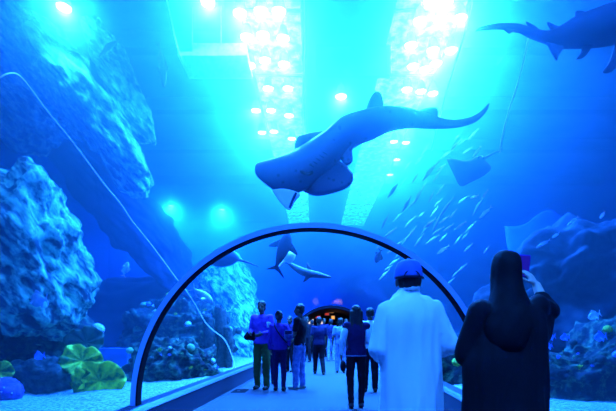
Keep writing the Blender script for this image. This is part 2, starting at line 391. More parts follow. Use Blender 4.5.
# corals
M['c_yellow'] = mat('yellow_green_coral', (.10, .22, .01), .8, (.75, .9, .05), 3, bump=.5)
M['c_dark'] = mat('dark_coral', (.010, .018, .018), .85, (.06, .09, .06), 14, bump=.6)
M['c_pale'] = mat('pale_coral', (.45, .55, .5), .8, (.8, .85, .75), 9, bump=.4)
M['c_blue'] = mat('blue_coral', (.1, .15, .6), .8, (.25, .35, .9), 8, bump=.4)
M['c_green'] = mat('green_coral', (.10, .25, .10), .8, (.35, .6, .22), 8, bump=.4)
M['c_purple'] = mat('purple_coral', (.10, .04, .18), .8, (.25, .1, .4), 8, bump=.4)
M['disc'] = mat('ribbed_coral_skin', (.05, .12, .01), .8, (.85, .95, .04), 3.0, bump=.4)
def ribbed_disc(name, label, c, r, tilt, m, parts=True, notch=.25):
    """a leafy plate coral: ruffled ribbed disc on a stubby stalk, facing the walkway"""
    t = tag(empty(name, c), label, 'coral'); t.rotation_euler = tilt
    bm = bmesh.new(); n, k = 72, 8; rows = []
    for s in (1, -1):
        rs = []
        for j in range(1, k + 1):
            f = j / k; ring = []
            for i in range(n):
                a = 2 * math.pi * i / n
                rr = r * f * (1 + .06 * math.sin(5 * a + 1) * f - (notch * f * max(0, math.cos(a - 1.6)) ** 8))
                z = r * (.12 * math.cos(9 * a) * f * .8 + .22 * f * f) + s * .012 * (1.2 - f)
                ring.append(bm.verts.new((rr * math.cos(a), rr * math.sin(a), z + .015 * r * math.cos(30 * a) * f)))
            rs.append(ring)
        cv = bm.verts.new((0, 0, s * .012))
        for i in range(n): bm.faces.new((rs[0][i], rs[0][(i + 1) % n], cv))
        for a_, b_ in zip(rs, rs[1:]):
            for i in range(n): bm.faces.new((a_[i], a_[(i + 1) % n], b_[(i + 1) % n], b_[i]))
        rows.append(rs[-1])
    for i in range(n): bm.faces.new((rows[0][i], rows[0][(i + 1) % n], rows[1][(i + 1) % n], rows[1][i]))
    obj('plate', bm, m, t)
    bm = bmesh.new(); tube(bm, [(0, 0, 0), (.02, -.02, -r * .4), (0, -.03, -r * .8)], [r * .18, r * .12, r * .16], 8); obj('stalk', bm, M['c_dark'], t)
    return t
ribbed_disc('plate_coral', 'large yellow green ribbed plate coral low on the sand left of the hoop', P(100, 381, 7.0), .40, (1.25, .15, .3), M['disc'])
ribbed_disc('plate_coral', 'small yellow plate coral beside the large ribbed one, nearer the dark coral', P(82, 379, 6.9), .20, (1.2, -.2, -.3), M['disc'])
ribbed_disc('plate_coral', 'green plate coral fanned out just above the large yellow one', P(82, 361, 7.3), .34, (.95, .35, .2), M['disc'])
ribbed_disc('plate_coral', 'dim dark green plate coral standing topmost of the cluster left of the hoop', P(86, 343, 7.75), .36, (1.3, -.2, .1), mat('dim_disc', (.04, .09, .05), .8, (.12, .22, .10), 3, bump=.4))
ribbed_disc('plate_coral', 'bright yellow coral cut off by the left edge above the purple anemone', P(-2, 372, 6.4), .22, (1.2, .3, .3), M['disc'])
def brain(name, label, c, r, m, seed, flat=.7, cat='coral', group=None, dots=None):
    bm = bmesh.new(); bmesh.ops.create_icosphere(bm, subdivisions=4, radius=1)
    for v in bm.verts:
        d = noise.ridged_multi_fractal(v.co * 2.2 + Vector((seed, 0, 0)), 1, 2, 4, 1, 2)
        v.co = v.co * (1 + .12 * (d - 1)); v.co.z *= flat; v.co *= r
    o = obj(name, bm, m); o.location = c; tag(o, label, cat, group); return o
bt = crag('table_coral', 'wide dark table coral mass on the sand at lower left', P(25, 378, 7.4), P(62, 380, 7.3), .36, .5, M['c_dark'], 61, .22, 2.5, 1, 5, 'coral')
an = brain('anemone', 'dark purple anemone with white specks at the lower left corner', P(4, 392, 6.2), .24, M['c_purple'], 3, .9, 'anemone')
M['speck'] = mat('white_specks', (.8, .8, .8), .7)
bm = bmesh.new()
for i in range(16):
    d = Vector((random.uniform(-1, 1), random.uniform(-1, -.1), random.uniform(-.3, 1))).normalized()
    bmesh.ops.create_icosphere(bm, subdivisions=1, radius=.012, matrix=Matrix.Translation(Vector((d.x, d.y, d.z * .9)) * .262))
obj('speck', bm, M['speck'], an)
# ledge in the far left water
bm = bmesh.new(); box(bm, (-.5, -.25, 0), (.5, .25, .16)); box(bm, (-.45, -.2, -.6), (.45, .2, 0))
lo_ = obj('ledge', bm, M['tankwall'], smooth=False); lo_.location = P(114, 354, 11.4); tag(lo_, 'pale blue concrete ledge low in the water left of the hoop', 'ledge')
# tube sponges
sp = tag(empty('tube_sponge', P(216, 373, 11.7)), 'tall dark tube sponge cluster by the hose end left of the walkway', 'sponge')
for i, (dx, dy, h, r) in enumerate(((-.2, 0, 1.5, .16), (.12, .1, 1.75, .17), (.36, -.05, 1.2, .13))):
    bm = bmesh.new(); tube(bm, spline([(dx, dy, -.2), (dx + .03, dy, h * .5), (dx - .03, dy + .04, h), (dx, dy + .04, h + .12)], 4), [r * .8] * 5 + [r] * 6 + [r * .55] * 2, 12)
    obj('sponge_tube', bm, M['c_dark'], sp)
# growth on the mounds
def branch_proto(name, m, n=9):
    bm = bmesh.new()
    for i in range(n):
        a = random.uniform(0, 6.28); t = random.uniform(.15, .9)
        d = Vector((math.cos(a) * t, math.sin(a) * t, 1)).normalized(); L = random.uniform(.6, 1.0)
        e = d * L + Vector((0, 0, .1)); tube(bm, [(0, 0, -.1), d * L * .5, e], [.13, .10, .05], 6)
        for q in range(2):
            f = d * L * random.uniform(.4, .7); tube(bm, [f, f + (d + Vector((random.uniform(-.8, .8), random.uniform(-.8, .8), .3))).normalized() * .4], [.08, .04], 5)
    return obj(name, bm, m)
def knob_proto(name, m, seed):
    return brain(name, None, (0, 0, 0), 1, m, seed, .8)
def fan_proto(name, m):
    bm = bmesh.new()
    for i in range(11):
        a = math.radians(-65 + 13 * i); L = 1.0 - abs(i - 5) * .05
        tube(bm, [(0, 0, -.1), (math.sin(a) * .5 * L, .05 * math.sin(i), math.cos(a) * .5 * L), (math.sin(a) * L, .1 * math.sin(i * 2), math.cos(a) * L)], [.07, .06, .03], 5)
    return obj(name, bm, m)
PR = []
for k, (mm, w) in enumerate((('c_pale', 'pale'), ('c_green', 'green'), ('c_blue', 'blue'), ('c_yellow', 'yellow'), ('c_dark', 'dark'))):
    PR.append((branch_proto('branching_coral', M[mm]), w + ' branching coral')); PR.append((knob_proto('knobbly_coral', M[mm], k * 3.3), w + ' knobbly coral')); PR.append((fan_proto('fan_coral', M[mm]), w + ' fan coral'))
first = {}
def grow(rock, n, where, smin, smax, seed, weights=(5, 4, 3, 2, 3)):
    rnd = random.Random(seed); o = rocks[rock]; vs = [v for v in o.data.vertices if v.normal.y < -.15 and v.normal.z > -.35]
    got = []; tries = 0
    while len(got) < n and tries < n * 40:
        tries += 1
        v = rnd.choice(vs); p = o.location + v.co; r = rnd.uniform(smin, smax)
        if p.z < .3 or any((p - q).length < (r + s) * 1.0 for q, s in got): continue
        if abs(p.x - xc(p.y)) < RT + .1 + r: continue
        got.append((p, r)); k = rnd.choices(range(5), weights)[0] * 3 + rnd.randrange(3)
        pr, lab = PR[k]
        c = pr if k not in first else pr.copy()
        if k in first: COL.objects.link(c)
        first[k] = 1
        c.location = p + v.normal * r * (.6 if 'knobbly' in lab else .15); c.scale = (r, r, r)
        up = (v.normal + Vector((0, 0, .8))).normalized()
        c.rotation_euler = up.to_track_quat('Z', 'Y').to_euler()
        tag(c, 'small ' + lab + ' growing on the ' + where, 'coral', lab + 's on the ' + where)
grow('mound', 40, 'mound behind the left foot of the hoop', .04, .10, 1, (3, 5, 2, 2, 5))
grow('mound2', 44, 'tall mound inside the hoop', .05, .15, 2, (3, 5, 2, 2, 5))
grow('right', 80, 'coral slope at the right edge', .03, .08, 3, (1, 5, 6, 3, 6))
grow('gap', 8, 'mound between the two robes', .06, .15, 4)
grow('lump2', 10, 'shaded boulder at the left edge', .06, .13, 5, (2, 4, 1, 3, 4))
for k, (o, l) in enumerate(PR):
    if k not in first: bpy.data.objects.remove(o)

bm = bmesh.new(); box(bm, (-.32, 8.6, 9.02), (1.95, 33.5, 9.14)); ct = obj('catwalk', bm, M['deckbeam'], smooth=False); tag(ct, 'dark catwalk deck over the water between the two lit strips', 'catwalk')
# ---------------------------------------------------------------- fish
def spotted(name, base, dots, scale=9.0, size=.24):
    m = mat(name, base, .5, spec=.3); nt = m.node_tree; b = nt.nodes['Principled BSDF']
    tc = nt.nodes.new('ShaderNodeTexCoord'); v = nt.nodes.new('ShaderNodeTexVoronoi'); v.inputs['Scale'].default_value = scale
    r = nt.nodes.new('ShaderNodeValToRGB'); e = r.color_ramp.elements
    e[0].position = size * .8; e[0].color = (*dots, 1); e[1].position = size; e[1].color = (*base, 1)
    nt.links.new(tc.outputs['Object'], v.inputs['Vector']); nt.links.new(v.outputs['Distance'], r.inputs['Fac']); nt.links.new(r.outputs['Color'], b.inputs['Base Color'])
    return m
M['skin'] = mat('slate_shark_skin', (.025, .045, .09), .7, (.04, .06, .12), 5, spec=.1)
M['skin_spot'] = spotted('spotted_shark_skin', (.018, .035, .075), (.006, .01, .02), 8.5, .2)
M['belly'] = mat('pale_belly_skin', (.75, .78, .78), .5)
M['silver'] = mat('silver_fish_skin', (.3, .36, .4), .4, (.5, .56, .58), 8, metal=.2)
M['darkfish'] = mat('dark_fish_skin', (.05, .08, .12), .5, (.08, .12, .18), 8)
M['pale_fish'] = mat('pale_fish_skin', (.8, .85, .8), .4, (.9, .92, .85), 6)
M['blue_fish'] = mat('blue_fish_skin', (.1, .2, .8), .4, (.2, .35, .95), 6)
M['eye'] = mat('dark_eye', (.01, .01, .01), .2)
def fish_frame(nose, tail, up=(0, 0, 1)):
    nose, tail = Vector(nose), Vector(tail); A = (tail - nose); L = A.length; A.normalize()
    U = Vector(up); U = (U - A * U.dot(A)).normalized(); W = A.cross(U)
    return nose, L, A, U, W
def slim_fish(name, label, nose, tail, h, m, cat='fish', group=None, up=(0, 0, 1), parts=True, bend=.04, wide=.55):
    """bony fish; nose and tail-fin tip, h = body depth"""
    nose, L, A, U, W = fish_frame(nose, tail, up); c = nose + A * L * .45
    t = tag(empty(name, c), label, cat, group) if parts else None
    X = lambda a, u=0, w_=0: nose - c + A * (a * L) + U * (u * h) + W * (w_ * h + bend * L * math.sin(a * 3.5))
    secs = [(X(a), W * (h * wd * wide / .55), U * (h * hh)) for a, hh, wd in ((0, .03, .03), (.04, .16, .12), (.12, .32, .22), (.28, .48, .28), (.45, .5, .27), (.62, .38, .2), (.76, .2, .1), (.85, .1, .05), (.88, .09, .04))]
    bm = bmesh.new(); loft(bm, secs, 14)
    fork = [X(.84, .06), X(1.0, .5), X(.93, .0), X(1.0, -.5), X(.84, -.06)]
    dors = [X(.30, .42), X(.40, .78), X(.66, .45), X(.66, .28), X(.45, .40)]
    anal = [X(.55, -.40), X(.66, -.62), X(.74, -.25), X(.6, -.30)]
    if not parts:
        plate(bm, fork, W, .02 * h + .006); plate(bm, dors, W, .02 * h + .006)
        o = obj(name, bm, m); o.location = c; return tag(o, label, cat, group)
    obj('body', bm, m, t)
    for nm, pl in (('tail_fin', fork), ('dorsal_fin', dors), ('anal_fin', anal)):
        bm = bmesh.new(); plate(bm, pl, W, .04 * h); obj(nm, bm, m, t)
    for s in (-1, 1):
        bm = bmesh.new(); plate(bm, [X(.27, -.1, s * .24), X(.36, -.3, s * .75), X(.42, -.25, s * .6), X(.33, .02, s * .26)], U + W * .3 * s, .03 * h); obj('pectoral_fin', bm, m, t)
        bm = bmesh.new(); bmesh.ops.create_icosphere(bm, subdivisions=2, radius=.06 * h, matrix=Matrix.Translation(X(.10, .08, s * .18))); obj('eye', bm, M['eye'], t)
    return t
def body_loft(parent, name, secs, m, n=20, k=5):
    """secs: (point, width vector, thickness vector) smoothed along the spine"""
    flat = [tuple(a) + tuple(b) + tuple(c) for a, b, c in secs]; sm = spline(flat, k)
    bm = bmesh.new(); loft(bm, [(Vector(q[:3]), Vector(q[3:6]), Vector(q[6:9])) for q in sm], n); return obj(name, bm, m, parent)
def fin(parent, name, pts, nrm, th, m):
    bm = bmesh.new(); plate(bm, pts, nrm, th); return obj(name, bm, m, parent)
def ev(ob, c):
    ob.data.transform(Matrix.Translation(-Vector(c)))
# big spotted ray-shark above the hoop, belly half turned to the walkway
def ray_shark():
    Y = 5.6; s = Y / F; c = P(330, 150, Y)
    t = tag(empty('spotted_shark', c), 'huge blunt-headed spotted shark gliding overhead above the hoop', 'shark')
    q = lambda px, py, dy=0.0: P(px, py, Y + dy) - c
    V = lambda dx, dy_, dz: Vector((dx * s, dz, -dy_ * s))          # photo-plane direction in px, dz metres in depth
    lat = lambda L, dep=.0: V(.79 * L, .61 * L, dep)
    secs = [(q(266.0, 184, -.25), lat(10), V(0, 0, .03)), (q(269, 182.5, -.25), lat(17), V(-2, -2, .06)), (q(276, 178.5, -.22), lat(23.5), V(-3, -4, .10)), (q(289, 173.5, -.16), lat(23.5), V(-4, -5, .16)),
            (q(303, 166, -.10), lat(20, .02), V(-4, -6, .20)), (q(318, 156.5, -.05), lat(18, .03), V(-4, -8, .21)), (q(333, 145, .0), V(9, 10, .10), V(-5, -7, .17)), (q(349, 132, .03), V(5, 9, .14), V(-5, -10, .08)),
            (q(370, 124.5, .06), V(2, 4, .17), V(-2, -12.5, .0)), (q(390, 119, .08), V(1, 2, .15), V(-1, -11, 0)), (q(410, 118.5, .08), V(0, 1, .12), V(0, -9, 0)), (q(430, 122, .06), V(0, 1, .09), V(0, -6, 0)),
            (q(450, 124, .04), V(0, 0, .06), V(0, -4.2, 0)), (q(466, 122, .02), V(0, 0, .045), V(-.5, -3.6, 0)), (q(478, 117, .0), V(0, 0, .03), V(-1, -3, 0)), (q(486, 109, .0), V(0, 0, .01), V(-1, -1, 0))]
    body_loft(t, 'body', secs, M['skin_spot'], 28, 6)
    n = V(0, 0, -1) + V(-20, -20, 0)
    fin(t, 'pectoral_fin', [q(298, 188, -.15), q(315, 195.5, -.2), q(337, 191.5, -.22), q(350, 185, -.2), q(353, 175, -.16), q(344, 164, -.08), q(330, 160, -.05), q(312, 172, -.1)], n, .10, M['skin_spot'])
    fin(t, 'pectoral_fin', [q(296, 160, -.05), q(294.5, 147, .02), q(297, 138, .08), q(304, 134.5, .1), q(327, 131, .1), q(334, 136, .05), q(322, 148, .0)], n, .10, M['skin_spot'])
    fin(t, 'pelvic_fin', [q(336, 152, -.02), q(345, 165, -.08), q(352.5, 161, -.08), q(352, 150, -.02), q(355, 141, .0), q(342, 140, .02)], n, .06, M['skin_spot'])
    fin(t, 'dorsal_fin', [q(364, 116, .06), q(369, 100, .08), q(375.5, 92, .1), q(381.5, 95, .1), q(382.5, 112, .06)], V(.0, 0, 1), .07, M['skin_spot'])
    fin(t, 'dorsal_fin', [q(412, 114, .08), q(423, 109, .1), q(436.5, 107.5, .1), q(437, 120, .06), q(425, 119, .06)], V(.0, 0, 1), .05, M['skin_spot'])
    fin(t, 'tail_fin', [q(464, 121, .0), q(480, 112, .0), q(489, 103, 0), q(487, 111, 0), q(478, 120, 0), q(468, 125, 0)], V(0, 0, 1), .04, M['skin'])
    fin(t, 'head_lobe', [q(272, 190, -.3), q(285, 189, -.34), q(300, 194, -.34), q(295, 201, -.35), q(289, 210, -.36), q(279, 201, -.33)], n, .05, M['belly'])['label'] = 'snout lobe coloured pale as if lit through'  # pale colour stands for light shining through the lobe
    bm = bmesh.new(); tube(bm, spline([q(296, 193, -.39), q(293, 199, -.41), q(289.5, 208, -.40)], 4), .016, 8); obj('barbel', bm, M['skin'], t)
    bm = bmesh.new(); tube(bm, spline([q(300, 171, -.36), q(308, 174, -.37), q(313, 171.5, -.35)], 4), [.008] + [.02] * 7 + [.008], 8); obj('mouth', bm, M['eye'], t)
    for i in range(5):
        bm = bmesh.new(); a = q(312 + i * 3.2, 166 - i * 3.2, -.335 + i * .018); tube(bm, [a - V(2, 1.2, 0), a + V(2, 1.2, 0)], .004, 6); obj('gill_slit', bm, M['eye'], t)
ray_shark()
def sand_tiger():
    Y = 4.4; s = Y / F; c = P(580, 32, Y)
    t = tag(empty('sand_shark', c), 'slate shark with long tail crossing the upper right corner', 'shark')
    q = lambda px, py, dy=0.0: P(px, py, Y + dy * .4) - c
    V = lambda dx, dy_, dz: Vector((dx * s, dz * .6, -dy_ * s * .9))
    secs = [(q(476, 31), V(0, 0, .01), V(0, -1, 0)), (q(482, 28.5), V(0, 0, .02), V(0, -2.4, 0)), (q(500, 26.3), V(0, 0, .03), V(0, -3.6, 0)), (q(518, 28), V(0, 0, .04), V(1, -4.4, 0)), (q(532, 33.5), V(0, 0, .07), V(2, -4.8, 0)),
            (q(546, 37), V(0, 0, .1), V(1, -6, 0)), (q(560, 36.5, -.03), V(0, 2, .15), V(0, -10.5, 0)), (q(576, 32.5, -.06), V(2, 3, .21), V(-3, -14, 0)), (q(596, 28, -.1), V(2, 4, .25), V(-3, -17, 0)), (q(620, 22, -.2), V(3, 5, .27), V(-3, -18, 0)),
            (q(645, 15, -.3), V(2, 4, .24), V(-3, -16, 0)), (q(668, 9, -.4), V(2, 3, .18), V(-2, -11, 0)), (q(690, 4, -.5), V(1, 2, .10), V(-1, -5, 0)), (q(702, 2, -.55), V(0, 1, .02), V(0, -1, 0))]
    body_loft(t, 'body', secs, M['skin'], 22, 5)
    n = V(0, 0, 1)
    fin(t, 'tail_lobe', [q(502, 28), q(509, 33.5), q(514, 31.5), q(522, 33), q(520, 29)], n, .03, M['skin'])
    fin(t, 'second_dorsal_fin', [q(533, 33), q(526, 22.5), q(529, 23), q(537, 28), q(542, 35)], n, .04, M['skin'])
    fin(t, 'dorsal_fin', [q(552, 32), q(547, 22.5), q(553, 25), q(563, 29), q(562, 34)], n, .05, M['skin'])
    fin(t, 'first_dorsal_fin', [q(577, 24), q(575, 13), q(580, 11), q(588, 14), q(594, 20), q(586, 26)], n, .06, M['skin'])
    fin(t, 'pelvic_fin', [q(546, 42), q(552, 53), q(556.5, 60.5), q(559, 55), q(564, 46), q(556, 40)], n, .05, M['skin'])
    fin(t, 'anal_fin', [q(582, 44), q(581, 52), q(576.5, 59), q(584, 57.5), q(590, 50), q(595, 43)], n, .05, M['skin'])
    fin(t, 'pectoral_fin', [q(618, 36), q(610, 60), q(603, 72), q(616, 68), q(640, 32)], n + V(0, 20, 0), .06, M['skin'])
sand_tiger()
def ray(name, label, out, Y, m, tail=None, th=.16, nrm=(0, -1, .6), cat='ray', eyes=None):
    """flat-bodied ray from its outline in the photo, lens-thick in the middle"""
    c = sum((P(x, y, Y) for x, y in out), Vector()) / len(out); nrm = Vector(nrm).normalized()
    def on(x, y, h=0):                                            # lies on the ray's own tilted plane through c
        d = P(x, y, Y) - c
        d.y += -(d.z) * nrm.z / nrm.y * -1 * 0 + (-(nrm.x * d.x + nrm.z * d.z) / nrm.y) * .35
        return d + nrm * h
    t = tag(empty(name, c), label, cat)
    bm = bmesh.new(); pts = [on(*p) for p in out]; plate(bm, pts, nrm, th, .12); obj('body', bm, m, t)
    if tail:
        bm = bmesh.new(); tp = spline([tuple(on(*p)) for p in tail], 5); tube(bm, tp, [.035 * (1 - .85 * i / len(tp)) * (Y / 9) for i in range(len(tp))], 8); obj('tail', bm, m, t)
    if eyes:
        for e in eyes:
            bm = bmesh.new(); bmesh.ops.create_icosphere(bm, subdivisions=2, radius=.04, matrix=Matrix.Translation(on(*e, th * .5))); obj('eye', bm, M['eye'], t)
    return t
ray('stingray', 'dark kite-shaped ray right of the big spotted shark', [(447, 158), (456, 160.5), (464, 160.5), (472, 159), (476, 156), (484, 155), (486.5, 161), (491, 168.5), (482, 177), (470, 183), (459, 187.5), (453, 174)], 9, M['skin'], [(482, 160), (494, 152), (506, 147)], eyes=[(478, 160), (483, 161)])
ray('stingray', 'large faint ray in the deep blue water above the veiled woman', [(505, 226), (516, 226), (527, 223), (537, 215), (546, 210), (557, 210), (566, 221), (560, 233), (545, 243), (528, 254), (512, 258), (506, 250)], 15, M['tankwall'], [(512, 256), (500, 266), (486, 272)])
ray('eagle_ray', 'dark ray with a whip tail just outside the hoop, upper left', [(206, 258), (214, 250), (224, 246), (233, 251), (239, 259), (230, 266), (219, 267), (211, 264)], 9.5, M['skin'], [(234, 259), (246, 262), (259, 267)])
ray('eagle_ray', 'small pale square-bodied ray between two sharks under the top of the hoop', [(283, 257), (287, 251.5), (295, 254), (294, 260), (290, 263), (284, 261)], 9.6, M['belly'], [(285, 261), (281, 265), (278, 268)])
def shark(name, label, pts, Y, wid, m, up=(0, 0, 1), finscale=1.0):
    """pts: photo-plane spine nose to tail, wid: half-widths in px"""
    s = Y / F; c = P(*pts[len(pts) // 2], Y); t = tag(empty(name, c), label, 'shark')
    W = [P(x, y, Y) - c for x, y in pts]; secs = []
    for i, p in enumerate(W):
        d = (W[min(i + 1, len(W) - 1)] - W[max(i - 1, 0)]).normalized(); l = Vector((0, 1, 0)).cross(d).normalized()
        secs.append((p, l * wid[i] * s, Vector((0, 1, 0)) * wid[i] * s * .8))
    body_loft(t, 'body', secs, m, 16, 5)
    d = (W[2] - W[1]).normalized(); l = Vector((0, 1, 0)).cross(d); k = max(wid) * s * finscale
    for sg in (-1, 1):
        b = W[1] * .4 + W[2] * .6
        fin(t, 'pectoral_fin', [b + l * sg * k * .7 - d * k * .5, b + l * sg * k * 2.2 + d * k * .9, b + l * sg * k * 2.1 + d * k * 1.3, b + l * sg * k * .6 + d * k * .7], (0, 1, .2), k * .25, m)
    d = (W[-1] - W[-2]).normalized(); l = Vector((0, 1, 0)).cross(d); e = W[-1]
    fin(t, 'tail_fin', [e - d * k * .4, e + l * k * 1.3 + d * k * .9, e + d * k * .4, e - l * k * 1.9 + d * k * 1.2, e - d * k * .5], (0, 1, 0), k * .2, m)
    b = W[len(W) // 2]; fin(t, 'dorsal_fin', [b + Vector((0, .3, 0)) * k - d * k * .6, b + Vector((0, 2.0, .4)) * k, b + Vector((0, .3, 0)) * k + d * k * .6], l, k * .2, m)
    return t
shark('reef_shark', 'dark shark seen from below, nose up, under the crown of the hoop', [(288, 231), (287, 238), (284.5, 246), (281, 255), (278, 262), (276, 267)], 8.6, [1.0, 5, 6.5, 5, 2.4, 1.2], M['skin'])
shark('reef_shark', 'long dark shark lying level beneath the crown of the hoop', [(331, 277.5), (318, 275), (305, 272.5), (296, 268), (289, 263.5), (284, 260)], 10.6, [.8, 3.2, 4.2, 3.2, 1.6, .8], M['darkfish'])
# single fish
Q = P
slim_fish('trevally', 'dark fish hanging nose down in the upper left water', Q(164, 88, 8.5), Q(158, 40, 8.5), .17, M['darkfish'], up=(1, -.5, .2))
slim_fish('trevally', 'slender dark fish slanting up beside the upper left cliff', Q(99, 57, 9), Q(123, 37, 9), .12, M['darkfish'])
slim_fish('trevally', 'grey fish swimming right inside the hoop near its left shoulder', Q(213, 303, 10), Q(191, 287, 10), .24, M['silver'])
slim_fish('trevally', 'small pale forked-tail fish in the dark water left of the hoop', Q(128, 262, 9), Q(123, 277, 9), .14, M['silver'], up=(1, 0, .3))
slim_fish('batfish', 'round pale fish in front of the shaded boulder at the left edge', Q(30, 301, 6.5), Q(48, 299, 6.5), .22, M['silver'], wide=.3)
slim_fish('batfish', 'small round blue fish above the dark table coral', Q(34, 357, 6.6), Q(45, 355, 6.6), .12, M['blue_fish'], wide=.3)
slim_fish('batfish', 'bright cyan round fish above the coral slope at the right edge', Q(588, 318, 6.0), Q(601, 313, 6.0), .12, M['pale_fish'], wide=.3)
slim_fish('batfish', 'deep blue round fish against the coral slope at the right edge', Q(594, 338, 5.8), Q(607, 336, 5.8), .12, M['blue_fish'], wide=.3)
slim_fish('batfish', 'small blue fish by the black sleeve, the upper of two', Q(544, 337, 5.7), Q(556, 336, 5.7), .1, M['blue_fish'], wide=.3)
slim_fish('batfish', 'small blue fish by the black robe, the lower of two', Q(543, 347, 5.7), Q(553, 345, 5.7), .1, M['blue_fish'], wide=.3)
slim_fish('batfish', 'small blue fish right of the pair by the black robe', Q(560, 338, 5.9), Q(570, 337, 5.9), .09, M['blue_fish'], wide=.3)
slim_fish('trevally', 'dim fish swimming down inside the right shoulder of the hoop', Q(376, 263, 9), Q(381, 249, 9), .15, M['skin'], up=(1, 0, .3))
for a, b, lab in (((536, 248, 7), (551, 239, 7), 'lowest of three light reflections over the dark overhang, shaped as slender fish'), ((552, 238, 8), (560, 232, 8), 'middle one of three light reflections over the dark overhang, shaped as fish'), ((567, 226, 7.5), (579, 216, 7.5), 'uppermost of three light reflections over the dark overhang, shaped as slender fish'), ((600, 219, 8), (605, 211, 8), 'tiny light reflection where the dark overhang meets the right edge, shaped as fish'),  # these four are light reflections, given the shape of pale fish
                  ((479, 219, 7), (492, 206, 7), 'bright slender fish alone right of the school, above the robed man'), ((437, 254, 7), (450, 245, 7), 'bright slender fish above the rim of the hoop, over the blue cap'), ((473, 157, 9), (481, 146, 9), 'pale slender fish just above the kite-shaped ray'), ((470, 198.5, 8), (479, 195, 8), 'short pale fish under the kite-shaped ray')):
    slim_fish('slender_fish', lab, Q(*a), Q(*b), .05, M['pale_fish'])
# the school
M['school_dark'] = mat('blue_grey_fish_skin', (.10, .16, .22), .5, (.16, .22, .3), 8)
SCH = [(404, 80), (393, 190, 'd'), (402, 183, 'd'), (430, 172, 'd'), (424, 186, 'd'), (418, 196, 'd'), (398, 217, 'd'), (412, 204, 'd'), (408, 165), (425, 150, 'd'), (437, 176, 'd'), (441, 168), (455, 146), (462, 142), (467, 151), (473, 135), (457, 138, 'd'), (438, 203), (446, 208, 'd'), (434, 212), (429, 224), (437, 222, 'd'), (444, 220), (453, 214), (460, 226), (448, 228), (438, 231), (426, 229, 'd'), (419, 241), (405, 240, 'd'), (398, 245), (412, 232), (390, 233), (385, 222, 'd'), (421, 215), (443, 238), (432, 240), (458, 240), (465, 236), (470, 228), (394, 262), (388, 268), (398, 255), (384, 275), (391, 251), (402, 268), (455, 274), (462, 268), (450, 282), (468, 248), (476, 176), (484, 195), (440, 190, 'd'), (415, 178, 'd'), (406, 205, 'd'), (431, 197, 'd'), (463, 200), (478, 207, 'd'), (500, 60, 'd'), (486, 250), (497, 262), (446, 155), (419, 160), (410, 222), (381, 243)]
pp = slim_fish('school_fish', None, (-.19, 0, 0), (.20, 0, 0), .055, M['silver'], None, None, parts=False)
pd = slim_fish('school_fish', None, (-.25, 0, 0), (.26, 0, 0), .065, M['school_dark'], None, None, parts=False)
pd.location = pp.location = (0, 0, 0); fst = {}
rnd = random.Random(4)
for e in SCH:
    dk = len(e) > 2; pr = pd if dk else pp; key = dk
    c = pr if key not in fst else pr.copy()
    if key in fst: COL.objects.link(c)
    fst[key] = 1
    Y = rnd.uniform(8.5, 13.5); c.location = P(e[0], e[1], Y)
    ang = math.radians(rnd.uniform(32, 55) if not dk else rnd.uniform(48, 66)); v = Vector((math.cos(ang), rnd.uniform(-.3, .3), math.sin(ang)))
    k = rnd.uniform(.75, 1.2); c.scale = (k, k, k); c.rotation_euler = v.to_track_quat('X', 'Z').to_euler()
    if dk: tag(c, 'dark slender fish in the school between the right lamps and the robed man', 'fish', 'dark fish of the school on the right')
    else: tag(c, 'pale slender fish in the school between the right lamps and the robed man', 'fish', 'pale fish of the school on the right')
# thin pale lines and the platform
M['seamline'] = mat('white_seam', (.95, .95, .95), .4)
M['strand'] = mat('pale_strand', (.7, .75, .75), .7)
hp = [(-6, 82, 5), (3, 75.5, 5), (12, 73, 5.2), (20, 76, 5.5), (32, 90, 5.9), (48, 112, 6.4), (68, 136, 6.9), (90, 165, 7.4), (105, 185, 7.8), (120, 203, 8.2), (133, 222, 8.6), (150, 243, 9.1), (168, 267, 9.7), (176, 278, 9.9), (185, 289, 10.1), (196, 306, 10.5), (205, 322, 10.8), (214, 331, 11), (224, 339, 11.1), (231, 353, 11.2), (235, 367, 11.2), (236, 376, 11.2)]
bm = bmesh.new(); pts = spline([tuple(P(*h)) for h in hp], 4); tube(bm, pts, [.008 + .008 * i / len(pts) for i in range(len(pts))], 8)
tag(obj('seamline', bm, M['seamline']), 'long thin white hose slanting down across the left water to the kerb', 'seamline')  # white joint line of the acrylic, modelled as a tube in the water
for a, b, r, lab in (((160, -20, 10), (183, 62, 10.4), .022, 'pale taut rope from the ceiling to the pale platform, upper left'), ((475, -12, 8.5), (432, 150, 9.2), .022, 'pale slanting rope right of the right lit strip, nearer the lamps'), ((530, 28, 7), (500, 152, 8), .018, 'pale slanting rope below the slate shark at upper right'),
                     ((303.5, -12, 8.6), (304.5, 137, 8.9), .016, 'hair-thin vertical line hanging left of the spotted shark')):
    bm = bmesh.new(); A, B = P(*a), P(*b); tube(bm, [A.lerp(B, i / 12) + Vector((.03 * math.sin(i * .5), 0, 0)) for i in range(13)], r, 6); tag(obj('strand', bm, M['strand']), lab, 'strand')  # thin pale lines in the water, modelled as round bars
c = P(215, 66, 11.2); pl = tag(empty('platform', c), 'pale work platform hung in the water beside the left lit strip', 'platform')
bm = bmesh.new(); box(bm, (-.85, -.5, -.05), (.95, .5, .05)); obj('deck', bm, M['c_pale'], pl, False)
bm = bmesh.new(); box(bm, (-.5, -.35, .06), (.9, .35, .38)); obj('float_box', bm, M['c_pale'], pl, False)
for x in (-.7, .1):
    bm = bmesh.new(); tube(bm, [(x, .3, .04), (x, .3, 1.85)], .02, 6); obj('hanger', bm, M['c_pale'], pl)
